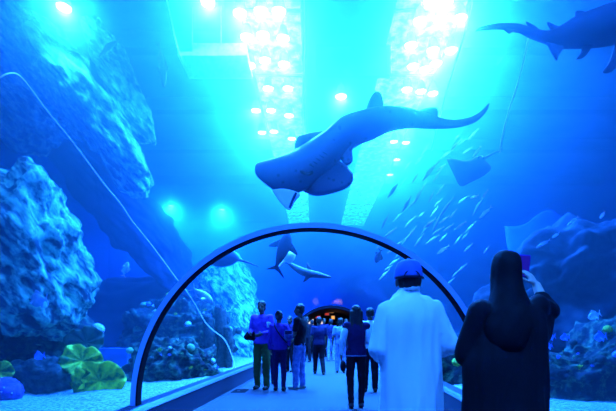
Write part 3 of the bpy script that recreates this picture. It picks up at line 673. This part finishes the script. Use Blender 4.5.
# dark gantry panels between the lit strips
for nm, lab, lo, hi, y in (('gantry_panel', 'dark rectangular gantry panel in the ceiling bay between the lamp strips', (318, 48), (388, 77), 11.2),):
    a, b = P(lo[0], hi[1], y), P(hi[0], lo[1], y); t = tag(empty(nm, (a + b) / 2), lab, 'gantry')
    w_, h_ = (b.x - a.x) / 2, (b.z - a.z) / 2
    bm = bmesh.new(); box(bm, (-w_, -.06, -h_), (w_, .06, h_)); obj('panel', bm, M['deckbeam'], t, False)
    for sx in (-1, 1):
        bm = bmesh.new(); box(bm, (sx * w_ - .05, -.1, -h_), (sx * w_ + .05, .1, 9.015 - (a.z + b.z) / 2)); obj('post', bm, M['deckbeam'], t, False)
for k, y in enumerate((12.5, 16, 19.5, 24)):
    bm = bmesh.new(); box(bm, (-16.9, y, 9.9), (16.9, y + .35, 10.39)); tag(obj('ceiling_beam', bm, M['deckbeam'], smooth=False), kind='structure')
# ---------------------------------------------------------------- people
DG = None
def remesh(bm, name, m, parent=None, voxel=.012, smooth=4, fold=None):
    """fuse overlapping closed pieces into one continuous skin"""
    me = bpy.data.meshes.new('tmp'); bmesh.ops.recalc_face_normals(bm, faces=bm.faces); bm.to_mesh(me); bm.free()
    o = bpy.data.objects.new('tmp', me); COL.objects.link(o)
    r = o.modifiers.new('r', 'REMESH'); r.mode = 'VOXEL'; r.voxel_size = voxel
    if smooth:
        q = o.modifiers.new('s', 'SMOOTH'); q.iterations = smooth; q.factor = .5
    dg = bpy.context.evaluated_depsgraph_get(); dg.update()
    new = bpy.data.meshes.new_from_object(o.evaluated_get(dg)); bpy.data.objects.remove(o); bpy.data.meshes.remove(me)
    new.name = name; new.materials.clear()
    if fold:
        amp, sx, sz, sd = fold; nn = [v.normal.copy() for v in new.vertices]
        for v, n in zip(new.vertices, nn):
            p = v.co; v.co = p + n * amp * (noise.noise(Vector((p.x * sx + sd, p.y * sx, p.z * sz))) + .5 * noise.noise(Vector((p.x * sx * 2.3, p.y * sx * 2.3 + sd, p.z * sz * 2.6))))
    return link(name, new, m, parent)
def cap(bm, a, b, ra, rb, n=14):
    a, b = Vector(a), Vector(b); d = b - a; L = d.length; d.normalize(); P_ = []; R_ = []
    for k in range(5):
        t = math.pi / 2 * (1 - k / 4); P_.append(a - d * ra * math.sin(t)); R_.append(max(ra * math.cos(t), ra * .06))
    for k in range(5):
        t = math.pi / 2 * k / 4; P_.append(b + d * rb * math.sin(t)); R_.append(max(rb * math.cos(t), rb * .06))
    tube(bm, P_, R_, n)
def ell(bm, c, r, rot=None, sub=3):
    mtx = Matrix.Translation(Vector(c)) @ (rot.to_4x4() if rot else Matrix()) @ Matrix.Diagonal((*r, 1))
    bmesh.ops.create_icosphere(bm, subdivisions=sub, radius=1, matrix=mtx)
def torso(bm, secs, n=20):
    """(z, half-width, half-depth, x, y)"""
    loft(bm, [(Vector((q[3], q[4], q[0])), Vector((q[1], 0, 0)), Vector((0, q[2], 0))) for q in spline(secs, 4)], n)
BASE = dict(pelvis=(0, 0, .96), waist=(0, 0, 1.10), chest=(0, -.01, 1.28), neck=(0, -.01, 1.475), head=(0, .02, 1.625),
            hipL=(-.085, 0, .93), hipR=(.085, 0, .93), kneeL=(-.10, .015, .50), kneeR=(.10, .015, .50), ankleL=(-.105, -.02, .085), ankleR=(.105, -.02, .085),
            shL=(-.178, -.01, 1.425), shR=(.178, -.01, 1.425), elL=(-.235, -.03, 1.14), elR=(.235, -.03, 1.14), wrL=(-.245, .07, .90), wrR=(.245, .07, .90), toeL=(-.02, 1), toeR=(.02, 1), yaw=0.0, tilt=0.0)
def hand(bm, wr, d, palm, k, curl=.5, side=1):
    """palm, four unequal bent fingers and a thumb off the side of the palm"""
    wr = Vector(wr); d = Vector(d).normalized(); pn = Vector(palm); pn = (pn - d * pn.dot(d)).normalized(); s = d.cross(pn).normalized() * side
    rot = Matrix((s, d, pn)).transposed()
    ell(bm, wr + d * .05 * k, (.040 * k, .055 * k, .017 * k), rot, 2)
    for i, (o, L) in enumerate(((-.030, .070), (-.010, .080), (.011, .075), (.030, .058))):
        b = wr + d * .088 * k + s * o * k; m_ = b + (d * math.cos(curl * .6) + pn * math.sin(curl * .6)) * L * .5 * k
        e = m_ + (d * math.cos(curl * 1.7) + pn * math.sin(curl * 1.7)) * L * .5 * k
        cap(bm, b - d * .02 * k, m_, .0088 * k, .008 * k, 8); cap(bm, m_, e, .008 * k, .0065 * k, 8)
    t0 = wr + d * .025 * k - s * .028 * k; t1 = t0 + (d * .7 - s * .75 + pn * .3).normalized() * .04 * k; t2 = t1 + (d - s * .15 + pn * .4).normalized() * .034 * k
    cap(bm, t0, t1, .012 * k, .010 * k, 8); cap(bm, t1, t2, .010 * k, .008 * k, 8)
SKIN = {}
def skin(c):
    if c not in SKIN: SKIN[c] = mat('skin_tone', c, .55)
    return SKIN[c]
def person(label, px, feet, top, face, pose=None, shirt=None, sleeve='short', legs=None, shoes=(.02, .02, .02), hair='short', hcol=(.012, .01, .012), tone=(.13, .07, .045), female=False, voxel=.014, group=None, Y=None, robe=None, extra=None):
    """face = heading in degrees, 0 looks down the walkway away from the eye"""
    if Y is None: Y = F * EYE / (feet - CY)
    s = F / Y; loc = Vector(((px - CX) / s, Y, 0)); H = EYE + (CY - top) / s; k = H / 1.755
    J = {n: v for n, v in BASE.items()}
    if female: J.update(shL=(-.155, -.01, 1.42), shR=(.155, -.01, 1.42), elL=(-.205, -.03, 1.14), elR=(.205, -.03, 1.14), wrL=(-.215, .06, .91), wrR=(.215, .06, .91))
    if pose: J.update(pose)
    yaw, tilt = J['yaw'], J['tilt']
    V = {n: Vector(v) * k for n, v in J.items() if isinstance(v, tuple) and len(v) == 3}
    hw = .155 if female else .17
    bm = bmesh.new(); Z = lambda a: a * k
    sx, sy = V['chest'].x, V['chest'].y
    torso(bm, [(Z(.86), Z(.10), Z(.08), V['pelvis'].x, V['pelvis'].y), (Z(.95), Z(.165), Z(.105), V['pelvis'].x, V['pelvis'].y), (Z(1.10), Z(.13 if female else .145), Z(.09), V['waist'].x, V['waist'].y), (Z(1.28), Z(hw - .01), Z(.11), sx, sy), (Z(1.40), Z(hw), Z(.085), sx, sy), (Z(1.47), Z(.075), Z(.06), V['neck'].x, V['neck'].y)])
    for q in 'LR':
        cap(bm, V['hip' + q], V['knee' + q], Z(.080), Z(.055)); cap(bm, V['knee' + q], V['ankle' + q], Z(.055), Z(.038))
        cap(bm, V['sh' + q], V['el' + q], Z(.052), Z(.040)); cap(bm, V['el' + q], V['wr' + q], Z(.040), Z(.027))
        cap(bm, V['chest'] + Vector((0, 0, Z(.10))), V['sh' + q], Z(.07), Z(.052))
        tx, ty = J['toe' + q]; d = Vector((tx, ty, 0)).normalized(); a = V['ankle' + q]
        cap(bm, Vector((a.x, a.y, Z(.04))) - d * Z(.03), Vector((a.x, a.y, Z(.03))) + d * Z(.14), Z(.035), Z(.026))
        hd = J.get('hd' + q) or tuple((V['wr' + q] - V['el' + q]).normalized() * .8 + Vector((0, .1, -.1)))
        pn = J.get('pn' + q) or ((1 if q == 'L' else -1), .2, 0)
        hand(bm, V['wr' + q], hd, pn, k, J.get('curl', .5), 1 if q == 'L' else -1)
    cap(bm, V['neck'] - Vector((0, 0, Z(.03))), V['head'] - Vector((0, Z(.02), Z(.05))), Z(.056), Z(.052))
    hr = Matrix.Rotation(math.radians(yaw), 3, 'Z') @ Matrix.Rotation(math.radians(tilt), 3, 'X'); hc = V['head']
    hp_ = lambda x, y, z: hc + hr @ Vector((Z(x), Z(y), Z(z)))
    ell(bm, hp_(0, -.01, .035), (Z(.076), Z(.095), Z(.092)), hr); ell(bm, hp_(0, .03, -.04), (Z(.058), Z(.066), Z(.072)), hr); ell(bm, hp_(0, .055, -.085), (Z(.032), Z(.03), Z(.024)), hr)
    cap(bm, hp_(0, .088, .01), hp_(0, .108, -.025), Z(.010), Z(.016), 8)
    for e in (-1, 1):
        ell(bm, hp_(e * .078, -.005, -.01), (Z(.012), Z(.022), Z(.034)), hr, 2); ell(bm, hp_(e * .03, .078, .03), (Z(.025), Z(.014), Z(.010)), hr, 2)
    root = remesh(bm, 'person', skin(tone), None, voxel * .8, 3)
    root.location = loc; root.rotation_euler.z = math.radians(face); tag(root, label, 'person', group)
    for e in (-1, 1):
        bm = bmesh.new(); ell(bm, hp_(e * .031, .083, .006), (Z(.014), Z(.010), Z(.009)), hr, 2); obj('eye', bm, M['eyeball'], root)
    bm = bmesh.new(); ell(bm, hp_(0, .092, -.052), (Z(.024), Z(.010), Z(.008)), hr, 2); obj('mouth', bm, M['lips'], root)
    # hair
    if hair:
        bm = bmesh.new()
        ell(bm, hp_(0, -.02, .05), (Z(.086), Z(.098), Z(.092)), hr); ell(bm, hp_(0, -.045, -.0), (Z(.080), Z(.072), Z(.085)), hr)
        if hair == 'long':
            for x in (-.055, 0, .055): cap(bm, hp_(x, -.06, .0), hp_(x * 1.25, -.095, -.30), Z(.055), Z(.04))
            for x in (-.08, .08): cap(bm, hp_(x, -.01, .03), hp_(x * 1.1, -.03, -.2), Z(.03), Z(.03))
        if hair == 'bun': ell(bm, hp_(0, -.10, .10), (Z(.05), Z(.05), Z(.05)), hr)
        remesh(bm, 'hair', mat('hair_colour', hcol, .6), root, voxel * .8, 3, (Z(.008), 30, 9, 1))
    if legs:
        bm = bmesh.new(); torso(bm, [(Z(.84), Z(.10), Z(.08), V['pelvis'].x, V['pelvis'].y), (Z(.92), Z(.178), Z(.118), V['pelvis'].x, V['pelvis'].y), (Z(1.04), Z(.158), Z(.108), V['waist'].x, V['waist'].y)])
        f = 1.0 if female else 1.22
        for q in 'LR': cap(bm, V['hip' + q], V['knee' + q], Z(.092), Z(.066 * f)); cap(bm, V['knee' + q], V['ankle' + q] + Vector((0, 0, Z(.0))), Z(.066 * f), Z(.050 * f))
        remesh(bm, 'trousers', legs, root, voxel, 3, (Z(.008), 9, 16, 3))
    if shirt:
        bm = bmesh.new(); torso(bm, [(Z(.90), Z(.180), Z(.12), V['pelvis'].x, V['pelvis'].y), (Z(.97), Z(.182), Z(.122), V['pelvis'].x, V['pelvis'].y), (Z(1.10), Z(.15 if female else .168), Z(.112), V['waist'].x, V['waist'].y), (Z(1.28), Z(hw + .012), Z(.130), sx, sy), (Z(1.41), Z(hw + .012), Z(.102), sx, sy), (Z(1.475), Z(.078), Z(.068), V['neck'].x, V['neck'].y), (Z(1.50), Z(.066), Z(.062), V['neck'].x, V['neck'].y)])
        for q in 'LR':
            cap(bm, V['chest'] + Vector((0, 0, Z(.10))), V['sh' + q], Z(.085), Z(.068))
            if sleeve == 'short': cap(bm, V['sh' + q], V['sh' + q].lerp(V['el' + q], .7), Z(.068), Z(.062))
            elif sleeve == 'long': cap(bm, V['sh' + q], V['el' + q], Z(.068), Z(.056)); cap(bm, V['el' + q], V['el' + q].lerp(V['wr' + q], .9), Z(.056), Z(.042))
        remesh(bm, 'shirt', shirt, root, voxel, 3, (Z(.009), 10, 12, 5))
    for q in 'LR':
        tx, ty = J['toe' + q]; d = Vector((tx, ty, 0)).normalized(); a = V['ankle' + q]; bm = bmesh.new()
        cap(bm, Vector((a.x, a.y, Z(.05))) - d * Z(.035), Vector((a.x, a.y, Z(.042))) + d * Z(.15), Z(.046), Z(.036)); cap(bm, Vector((a.x, a.y, Z(.06))), Vector((a.x, a.y, Z(.10))), Z(.047), Z(.045))
        o = remesh(bm, 'shoe', mat('shoe_leather', shoes, .6), root, voxel, 2)
        for v in o.data.vertices: v.co.z = max(v.co.z, .0)
    if extra: extra(root, V, hp_, hr, Z)
    return root
M['eyeball'] = mat('eye_dark', (.03, .03, .035), .2); M['lips'] = mat('lip_tone', (.16, .06, .06), .5)
cloth = lambda n, c, c2=None: mat(n, c, .9, c2, 14, bump=.1, spec=.08)
purple = cloth('purple_cotton', (.16, .05, .40)); purple2 = cloth('violet_blue_cotton', (.07, .02, .24)); olive = cloth('olive_trousers', (.055, .085, .03))
black = cloth('black_cotton', (.008, .008, .014)); navy = cloth('navy_cotton', (.015, .015, .06)); jeans = cloth('blue_denim', (.10, .14, .34), (.2, .26, .5)); white = cloth('white_cotton', (.7, .72, .74)); dkpurple = cloth('dark_purple_cloth', (.022, .012, .06)); paleblue = cloth('pale_blue_cotton', (.12, .17, .32))

# left group
def bag_on(root, V, hp_, hr, Z):
    pass
man1 = person('tall man in purple shirt and olive trousers standing at the left kerb, arm bent', 262, 389, 301, -115 + 180 + 100, dict(yaw=8, elL=(-.24, .02, 1.15), wrL=(-.10, .24, 1.10), elR=(.26, -.05, 1.16), wrR=(.16, .20, 1.12), ankleL=(-.12, .05, .085), kneeL=(-.11, .05, .5)), purple, 'long', olive, (.03, .03, .03))
def strap(root, V, hp_, hr, Z):
    bm = bmesh.new(); tube(bm, spline([(Z(-.13), Z(.10), Z(1.40)), (Z(-.10), Z(.0), Z(1.50)), (Z(-.06), Z(-.12), Z(1.40)), (Z(.08), Z(-.15), Z(1.20)), (Z(.20), Z(-.11), Z(1.06))], 4), Z(.014), 6); obj('bag_strap', bm, black, root)
woman1 = person('woman with pinned up hair in a violet top, back turned, beside the man in purple', 279, 391, 311, -8, dict(elR=(.23, -.06, 1.14), wrR=(.2, .14, 1.0), ankleL=(-.075, 0, .085), kneeL=(-.08, .01, .5)), purple2, 'long', dkpurple, (.015, .01, .015), hair='bun', female=True, extra=strap)
man2 = person('man in a black short-sleeved shirt and blue jeans turned in profile towards the left kerb', 300, 389.5, 304, 68, dict(yaw=14, elL=(-.22, .02, 1.14), wrL=(-.16, .25, 1.02), elR=(.22, .0, 1.14), wrR=(.16, .25, 1.0), ankleL=(-.08, .06, .085), kneeL=(-.09, .05, .5)), black, 'short', jeans, (.25, .25, .22))
person('person in dark purple clothes standing close behind the woman in the violet top', 269, 384, 318, 15, None, dkpurple, 'long', dkpurple, female=True)
person('man in navy clothes walking away just right of the man in jeans', 319, 374.5, 317, 6, dict(ankleL=(-.10, .18, .085), kneeL=(-.09, .16, .5), ankleR=(.12, -.16, .10), kneeR=(.09, .02, .5)), navy, 'short', black)
person('man in a dark shirt and light blue jeans far down the walkway', 331, 361, 319, 10, None, navy, 'short', jeans, (.2, .2, .2), voxel=.018)
person('person in a pale shirt and blue jeans half hidden by the long-haired woman', 340.5, 373, 318, 0, None, paleblue, 'short', jeans, voxel=.016)
person('dark-clad person standing between the woman in violet and the man in black', 290, 372, 316, 150, None, dkpurple, 'long', black, voxel=.016)
for px, ft, tp, fc, sh, lab in ((307, 362, 317, 160, black, 'person in black facing the eye beside the bright panel, far down the walkway'), (312, 358, 320, 20, navy, 'small far person in navy under the bright panel, back turned'), (324, 357, 318, 200, dkpurple, 'far person in dark purple in the middle of the crowd'), (346, 360, 319, 190, paleblue, 'far person in pale blue at the right edge of the crowd'), (301, 356, 319, 170, navy, 'far person in navy at the left edge of the crowd'), (337, 355, 320, 180, black, 'far person in black right of the man in light jeans')):
    person(lab, px, ft, tp, fc, None, sh, 'long', black, voxel=.02)
def undershirt(root, V, hp_, hr, Z):
    bm = bmesh.new(); torso(bm, [(Z(.885), Z(.187), Z(.127), 0, 0), (Z(.915), Z(.187), Z(.127), 0, 0)]); remesh(bm, 'shirt_hem', paleblue, root, .014, 2)
    for q in 'LR':
        bm = bmesh.new(); cap(bm, V['sh' + q].lerp(V['el' + q], .35), V['el' + q], Z(.066), Z(.058)); cap(bm, V['el' + q], V['el' + q].lerp(V['wr' + q], .85), Z(.056), Z(.044)); remesh(bm, 'sleeve', white, root, .014, 3, (Z(.006), 14, 14, 2))
woman2 = person('woman with long dark hair, dark vest over white sleeves, back turned, nearest of the crowd', 356, 408, 305.5, 4, dict(shL=(-.175, -.01, 1.41), shR=(.175, -.01, 1.41), elL=(-.235, -.04, 1.14), wrL=(-.245, .04, .92), elR=(.22, .02, 1.14), wrR=(.14, .20, 1.08), ankleL=(-.085, -.02, .085), ankleR=(.09, .0, .085)), dkpurple, 'none', black, (.015, .015, .02), hair='long', female=True, voxel=.012, extra=undershirt)
person('dark-haired person in a white shirt mostly hidden behind the robed man', 370, 392, 308, 0, None, white, 'short', black)
# things held
bm = bmesh.new(); ell(bm, (0, 0, 0), (.13, .07, .10)); cap(bm, (-.09, .02, -.03), (.1, 0, -.06), .07, .06)
o = remesh(bm, 'handbag', black, None, .012, 4, (.01, 16, 16, 1)); o.location = Vector((-1.38, 9.0, 1.17)); tag(o, 'black bag hanging from the elbow of the man in purple', 'bag')
bm = bmesh.new(); lathe(bm, [(.02, -.055), (.032, -.055), (.04, .05), (.042, .06), (.02, .062)], 14); o = obj('paper_cup', bm, white); o.location = P(268.5, 325, 8.75); tag(o, 'white paper cup between the man in purple and the woman in violet', 'cup')
bm = bmesh.new(); box(bm, (-.085, -.05, -.11), (.085, .05, .10)); bmesh.ops.bevel(bm, geom=bm.edges[:], offset=.02, segments=3, affect='EDGES')
t = empty('shoulder_bag', P(288.5, 335, 8.42)); tag(t, 'small pale patterned shoulder bag on the back of the woman in violet', 'bag'); obj('pouch', bm, cloth('patterned_bag', (.04, .04, .2), (.12, .13, .3)), t)
bm = bmesh.new(); box(bm, (-.07, -.066, .02), (.07, -.052, .09)); obj('flap', bm, navy, t, False)
bm = bmesh.new(); ell(bm, (0, 0, 0), (.05, .12, .10)); o = remesh(bm, 'handbag', black, None, .012, 4); o.location = P(343, 366, 6.8); tag(o, 'black handbag at the left hip of the long-haired woman', 'bag')

# the man in the white robe
def robe(root, V, hp_, hr, Z):
    bm = bmesh.new()
    torso(bm, [(Z(.10), Z(.235), Z(.19), 0, 0), (Z(.5), Z(.222), Z(.175), 0, 0), (Z(.90), Z(.212), Z(.16), 0, 0), (Z(1.15), Z(.212), Z(.150), 0, -.0), (Z(1.34), Z(.214), Z(.140), 0, -.01), (Z(1.44), Z(.195), Z(.118), 0, -.01), (Z(1.505), Z(.135), Z(.09), 0, -.01), (Z(1.54), Z(.082), Z(.072), 0, 0), (Z(1.565), Z(.070), Z(.068), 0, .005)], 28)
    for q in 'LR':
        cap(bm, V['chest'] + Vector((0, 0, Z(.10))), V['sh' + q], Z(.09), Z(.068)); cap(bm, V['sh' + q], V['el' + q], Z(.072), Z(.074)); cap(bm, V['el' + q], V['el' + q].lerp(V['wr' + q], .92), Z(.074), Z(.060))
    remesh(bm, 'robe', M['thobe'], root, .010, 4, (Z(.026), 8, 1.3, 4))
    bm = bmesh.new(); rg = []
    lathe(bm, [(Z(.062), 0), (Z(.070), 0), (Z(.068), Z(.035)), (Z(.060), Z(.035))], 24, (0, Z(.0), Z(1.555))); obj('collar', bm, M['thobe'], root)
    for q in 'LR':
        a, b = V['el' + q].lerp(V['wr' + q], .88), V['wr' + q]; bm = bmesh.new(); tube(bm, [a, b], [Z(.062), Z(.058)], 20); obj('cuff', bm, M['thobe'], root)
    bm = bmesh.new()
    pr = [(0, .145), (.05, .138), (.078, .115), (.092, .07), (.096, .03), (.097, .015)]
    c_ = hp_(0, -.012, .0)
    # cap crown: outer and inner skins
    n = 28; rings = []
    for r, z in pr[1:] + [(.090, .015), (.088, .03), (.07, .11)]:
        rings.append([bm.verts.new(hp_(r * math.cos(2 * math.pi * i / n) * .99, -.012 + r * 1.19 * math.sin(2 * math.pi * i / n), z + .006)) for i in range(n)])
    for a_, b_ in zip(rings, rings[1:]):
        for i in range(n): bm.faces.new((a_[i], a_[(i + 1) % n], b_[(i + 1) % n], b_[i]))
    tp = bm.verts.new(hp_(0, -.012, .152)); ti = bm.verts.new(hp_(0, -.012, .115))
    for i in range(n): bm.faces.new((rings[0][i], rings[0][(i + 1) % n], tp)); bm.faces.new((rings[-1][i], rings[-1][(i + 1) % n], ti))
    cp = obj('cap', bm, M['cap'], root); cp['label'] = 'blue baseball cap'
    bm = bmesh.new(); plate(bm, [hp_(-.07, .08, .03), hp_(-.06, .13, .02), hp_(0, .17, .015), hp_(.06, .13, .02), hp_(.07, .08, .03), hp_(0, .09, .035)], (0, 0, 1), Z(.008)); obj('brim', bm, M['cap'], cp)
    bm = bmesh.new(); ell(bm, hp_(0, -.012, .154), (Z(.009),) * 2 + (Z(.005),)); obj('button', bm, M['cap'], cp)
    bm = bmesh.new(); tube(bm, [hp_(.05 * math.cos(a), -.124 + .010 * math.sin(a) ** 2, .02 + .042 * math.sin(a)) for a in [math.pi * i / 12 for i in range(13)]], Z(.004), 6); obj('strap_opening_rim', bm, M['cap_dark'], cp)
    bm = bmesh.new(); tube(bm, spline([hp_(-.092, -.05, .02), hp_(-.05, -.114, .02), hp_(0, -.128, .02), hp_(.05, -.114, .02), hp_(.092, -.05, .02)], 4), Z(.008), 6); obj('adjuster_strap', bm, M['cap_dark'], cp)
M['thobe'] = mat('white_robe_cloth', (.80, .84, .84), .85, bump=.08, scale=60); M['cap'] = mat('blue_cap_cloth', (.06, .13, .5), .8, bump=.1, scale=50); M['cap_dark'] = mat('dark_cap_cloth', (.01, .012, .04), .8)
robed = person('man in a white ankle-length robe and blue cap, back turned, largest figure in the middle', 409.5, 0, 262, 3, dict(yaw=-4, neck=(0, -.01, 1.52), shL=(-.165, -.01, 1.425), shR=(.165, -.01, 1.425), elL=(-.222, -.02, 1.16), elR=(.265, -.01, 1.19), wrL=(-.14, .22, 1.10), wrR=(.20, .22, 1.13), head=(0, .035, 1.625)), None, None, None, (.05, .04, .03), voxel=.011, Y=2.74, extra=robe, tone=(.2, .11, .075))
# the veiled woman
M['abaya'] = mat('black_abaya_cloth', (.006, .006, .010), .8, bump=.1, scale=40, spec=.15); M['veil'] = mat('black_veil_cloth', (.004, .004, .007), .75, bump=.08, scale=50, spec=.15)
def abaya(root, V, hp_, hr, Z):
    bm = bmesh.new()
    torso(bm, [(Z(.03), Z(.29), Z(.24), -.01, 0), (Z(.5), Z(.255), Z(.205), -.01, 0), (Z(.90), Z(.238), Z(.175), -.01, 0), (Z(1.10), Z(.235), Z(.16), -.01, -.0), (Z(1.20), Z(.215), Z(.15), .01, -.0), (Z(1.30), Z(.185), Z(.14), .03, -.01), (Z(1.40), Z(.155), Z(.115), .03, -.01), (Z(1.465), Z(.09), Z(.08), .01, -.01), (Z(1.50), Z(.06), Z(.06), 0, 0)], 28)
    for q in 'LR':
        cap(bm, V['chest'] + Vector((0, 0, Z(.08))), V['sh' + q], Z(.085), Z(.07)); cap(bm, V['sh' + q], V['el' + q], Z(.078), Z(.072)); cap(bm, V['el' + q], V['el' + q].lerp(V['wr' + q], .42), Z(.072), Z(.055))
    # loose cloth hanging under the raised arm
    cap(bm, V['elR'].lerp(V['shR'], .2) - Vector((0, 0, Z(.02))), V['elR'].lerp(V['shR'], .8) - Vector((0, 0, Z(.14))), Z(.06), Z(.08))
    remesh(bm, 'abaya', M['abaya'], root, .011, 5, (Z(.028), 7, 1.3, 9))
    bm = bmesh.new()
    h = V['head'] / Z(1); hx, hy, hz = h.x, h.y, h.z
    torso(bm, [(Z(hz + .142), Z(.012), Z(.012), Z(hx), Z(hy - .01)), (Z(hz + .132), Z(.045), Z(.052), Z(hx), Z(hy - .01)), (Z(hz + .105), Z(.067), Z(.084), Z(hx), Z(hy - .012)), (Z(hz + .05), Z(.080), Z(.104), Z(hx), Z(hy - .015)), (Z(hz - .03), Z(.084), Z(.104), Z(hx), Z(hy - .018)), (Z(hz - .11), Z(.094), Z(.105), Z(hx), Z(hy - .035)), (Z(hz - .18), Z(.118), Z(.112), Z(hx), Z(hy - .05)), (Z(hz - .25), Z(.148), Z(.125), Z(hx + .005), Z(hy - .06)), (Z(hz - .33), Z(.160), Z(.125), Z(hx), Z(hy - .07)), (Z(hz - .42), Z(.11), Z(.10), Z(hx - .02), Z(hy - .09)), (Z(hz - .47), Z(.04), Z(.05), Z(hx - .03), Z(hy - .10))], 24)
    remesh(bm, 'head_veil', M['veil'], root, .010, 5, (Z(.010), 9, 4, 7))
veiled = person('woman in black abaya and head veil, back turned, raising a phone in one hand', 507, 0, 252, -6, dict(yaw=-16, tilt=6, shR=(.165, .0, 1.42), shL=(-.16, -.01, 1.40), elR=(.27, .10, 1.405), wrR=(.25, .20, 1.575), hdR=(-.5, .1, .85), pnR=(-.7, .6, -.3), curl=.75, elL=(-.22, .04, 1.14), wrL=(-.06, .22, 1.12)), None, None, black, (.01, .01, .01), hair=None, female=True, voxel=.011, Y=2.4, extra=abaya, tone=(.6, .42, .34))
# her phone
ph = tag(empty('phone', P(523.5, 266, 2.65)), 'phone with a violet case held up by the veiled woman', 'phone'); ph.rotation_euler = (-.15, .12, -.35)
bm = bmesh.new(); box(bm, (-.037, -.005, -.076), (.037, .005, .076)); bmesh.ops.bevel(bm, geom=bm.edges[:], offset=.004, segments=2, affect='EDGES'); obj('case', bm, mat('violet_case', (.02, .012, .3), .6), ph)
bm = bmesh.new(); box(bm, (-.033, -.0075, -.068), (.033, -.0055, .068)); obj('screen', bm, emit('lit_phone_screen', (.02, .02, .8), .5), ph, False)
# lights and shop front in the hall at the end of the walkway
M['warm'] = emit('warm_lamp', (1, .45, .12), 1.1); M['whitelit'] = emit('lit_white_panel', (1, .85, .7), .9); M['redlit'] = emit('red_lamp', (1, .08, .05), .5)
for px, py, w_, h_, m, lab in ((313.5, 314, 2.6, 2.6, 'whitelit', 'small lit white sign panel above the crowd at the end of the walkway'), (310.5, 322, 3.0, 2.8, 'whitelit', 'lit cream panel left of the white sign at the end of the walkway'), (322, 324, 1.3, 3, 'whitelit', 'narrow lit panel in the middle of the dark hall'), (333, 317.5, 1.6, 1.6, 'warm', 'round warm wall lamp right in the dark hall'), (318, 317, 2.4, 1.0, 'redlit', 'thin red light in the dark hall beside the white sign'), (327, 314, 2.0, 1.2, 'redlit', 'small red light in the dark hall left of the warm lamp'), (331, 311.5, 2.6, 1.2, 'warm', 'warm strip light high in the dark hall')):
    Y = 25.5; c = P(px, py, Y); s = Y / F; t = tag(empty('wall_lamp' if m != 'whitelit' else 'sign_panel', c), lab, 'lamp' if m != 'whitelit' else 'sign')
    bm = bmesh.new(); box(bm, (-w_ * s, -.02, -h_ * s), (w_ * s, .0, h_ * s)); obj('lit_face', bm, M[m], t, False)
    bm = bmesh.new(); box(bm, (-w_ * s - .03, .0, -h_ * s - .03), (w_ * s + .03, .1, h_ * s + .03)); obj('casing', bm, M['housing'], t, False)
l = bpy.data.lights.new('hall_light', 'POINT'); l.energy = 5; l.color = (1, .5, .25); l.shadow_soft_size = .2; lo2 = bpy.data.objects.new('hall_light', l); COL.objects.link(lo2); lo2.location = (1.3, 24.3, 2.2)
# floor hatch
gt = tag(empty('floor_hatch', Vector(P(239, 391, F * EYE / 59))), 'dark rectangular hatch plate in the floor at the left kerb', 'hatch'); gt.location.z = 0
bm = bmesh.new(); box(bm, (-.17, -.26, .0), (.17, .26, .006)); obj('plate', bm, M['rubber'], gt, False)
bm = bmesh.new(); box(bm, (-.03, -.05, .006), (.03, -.03, .012)); obj('lift_handle', bm, M['kerb_light'], gt, False)
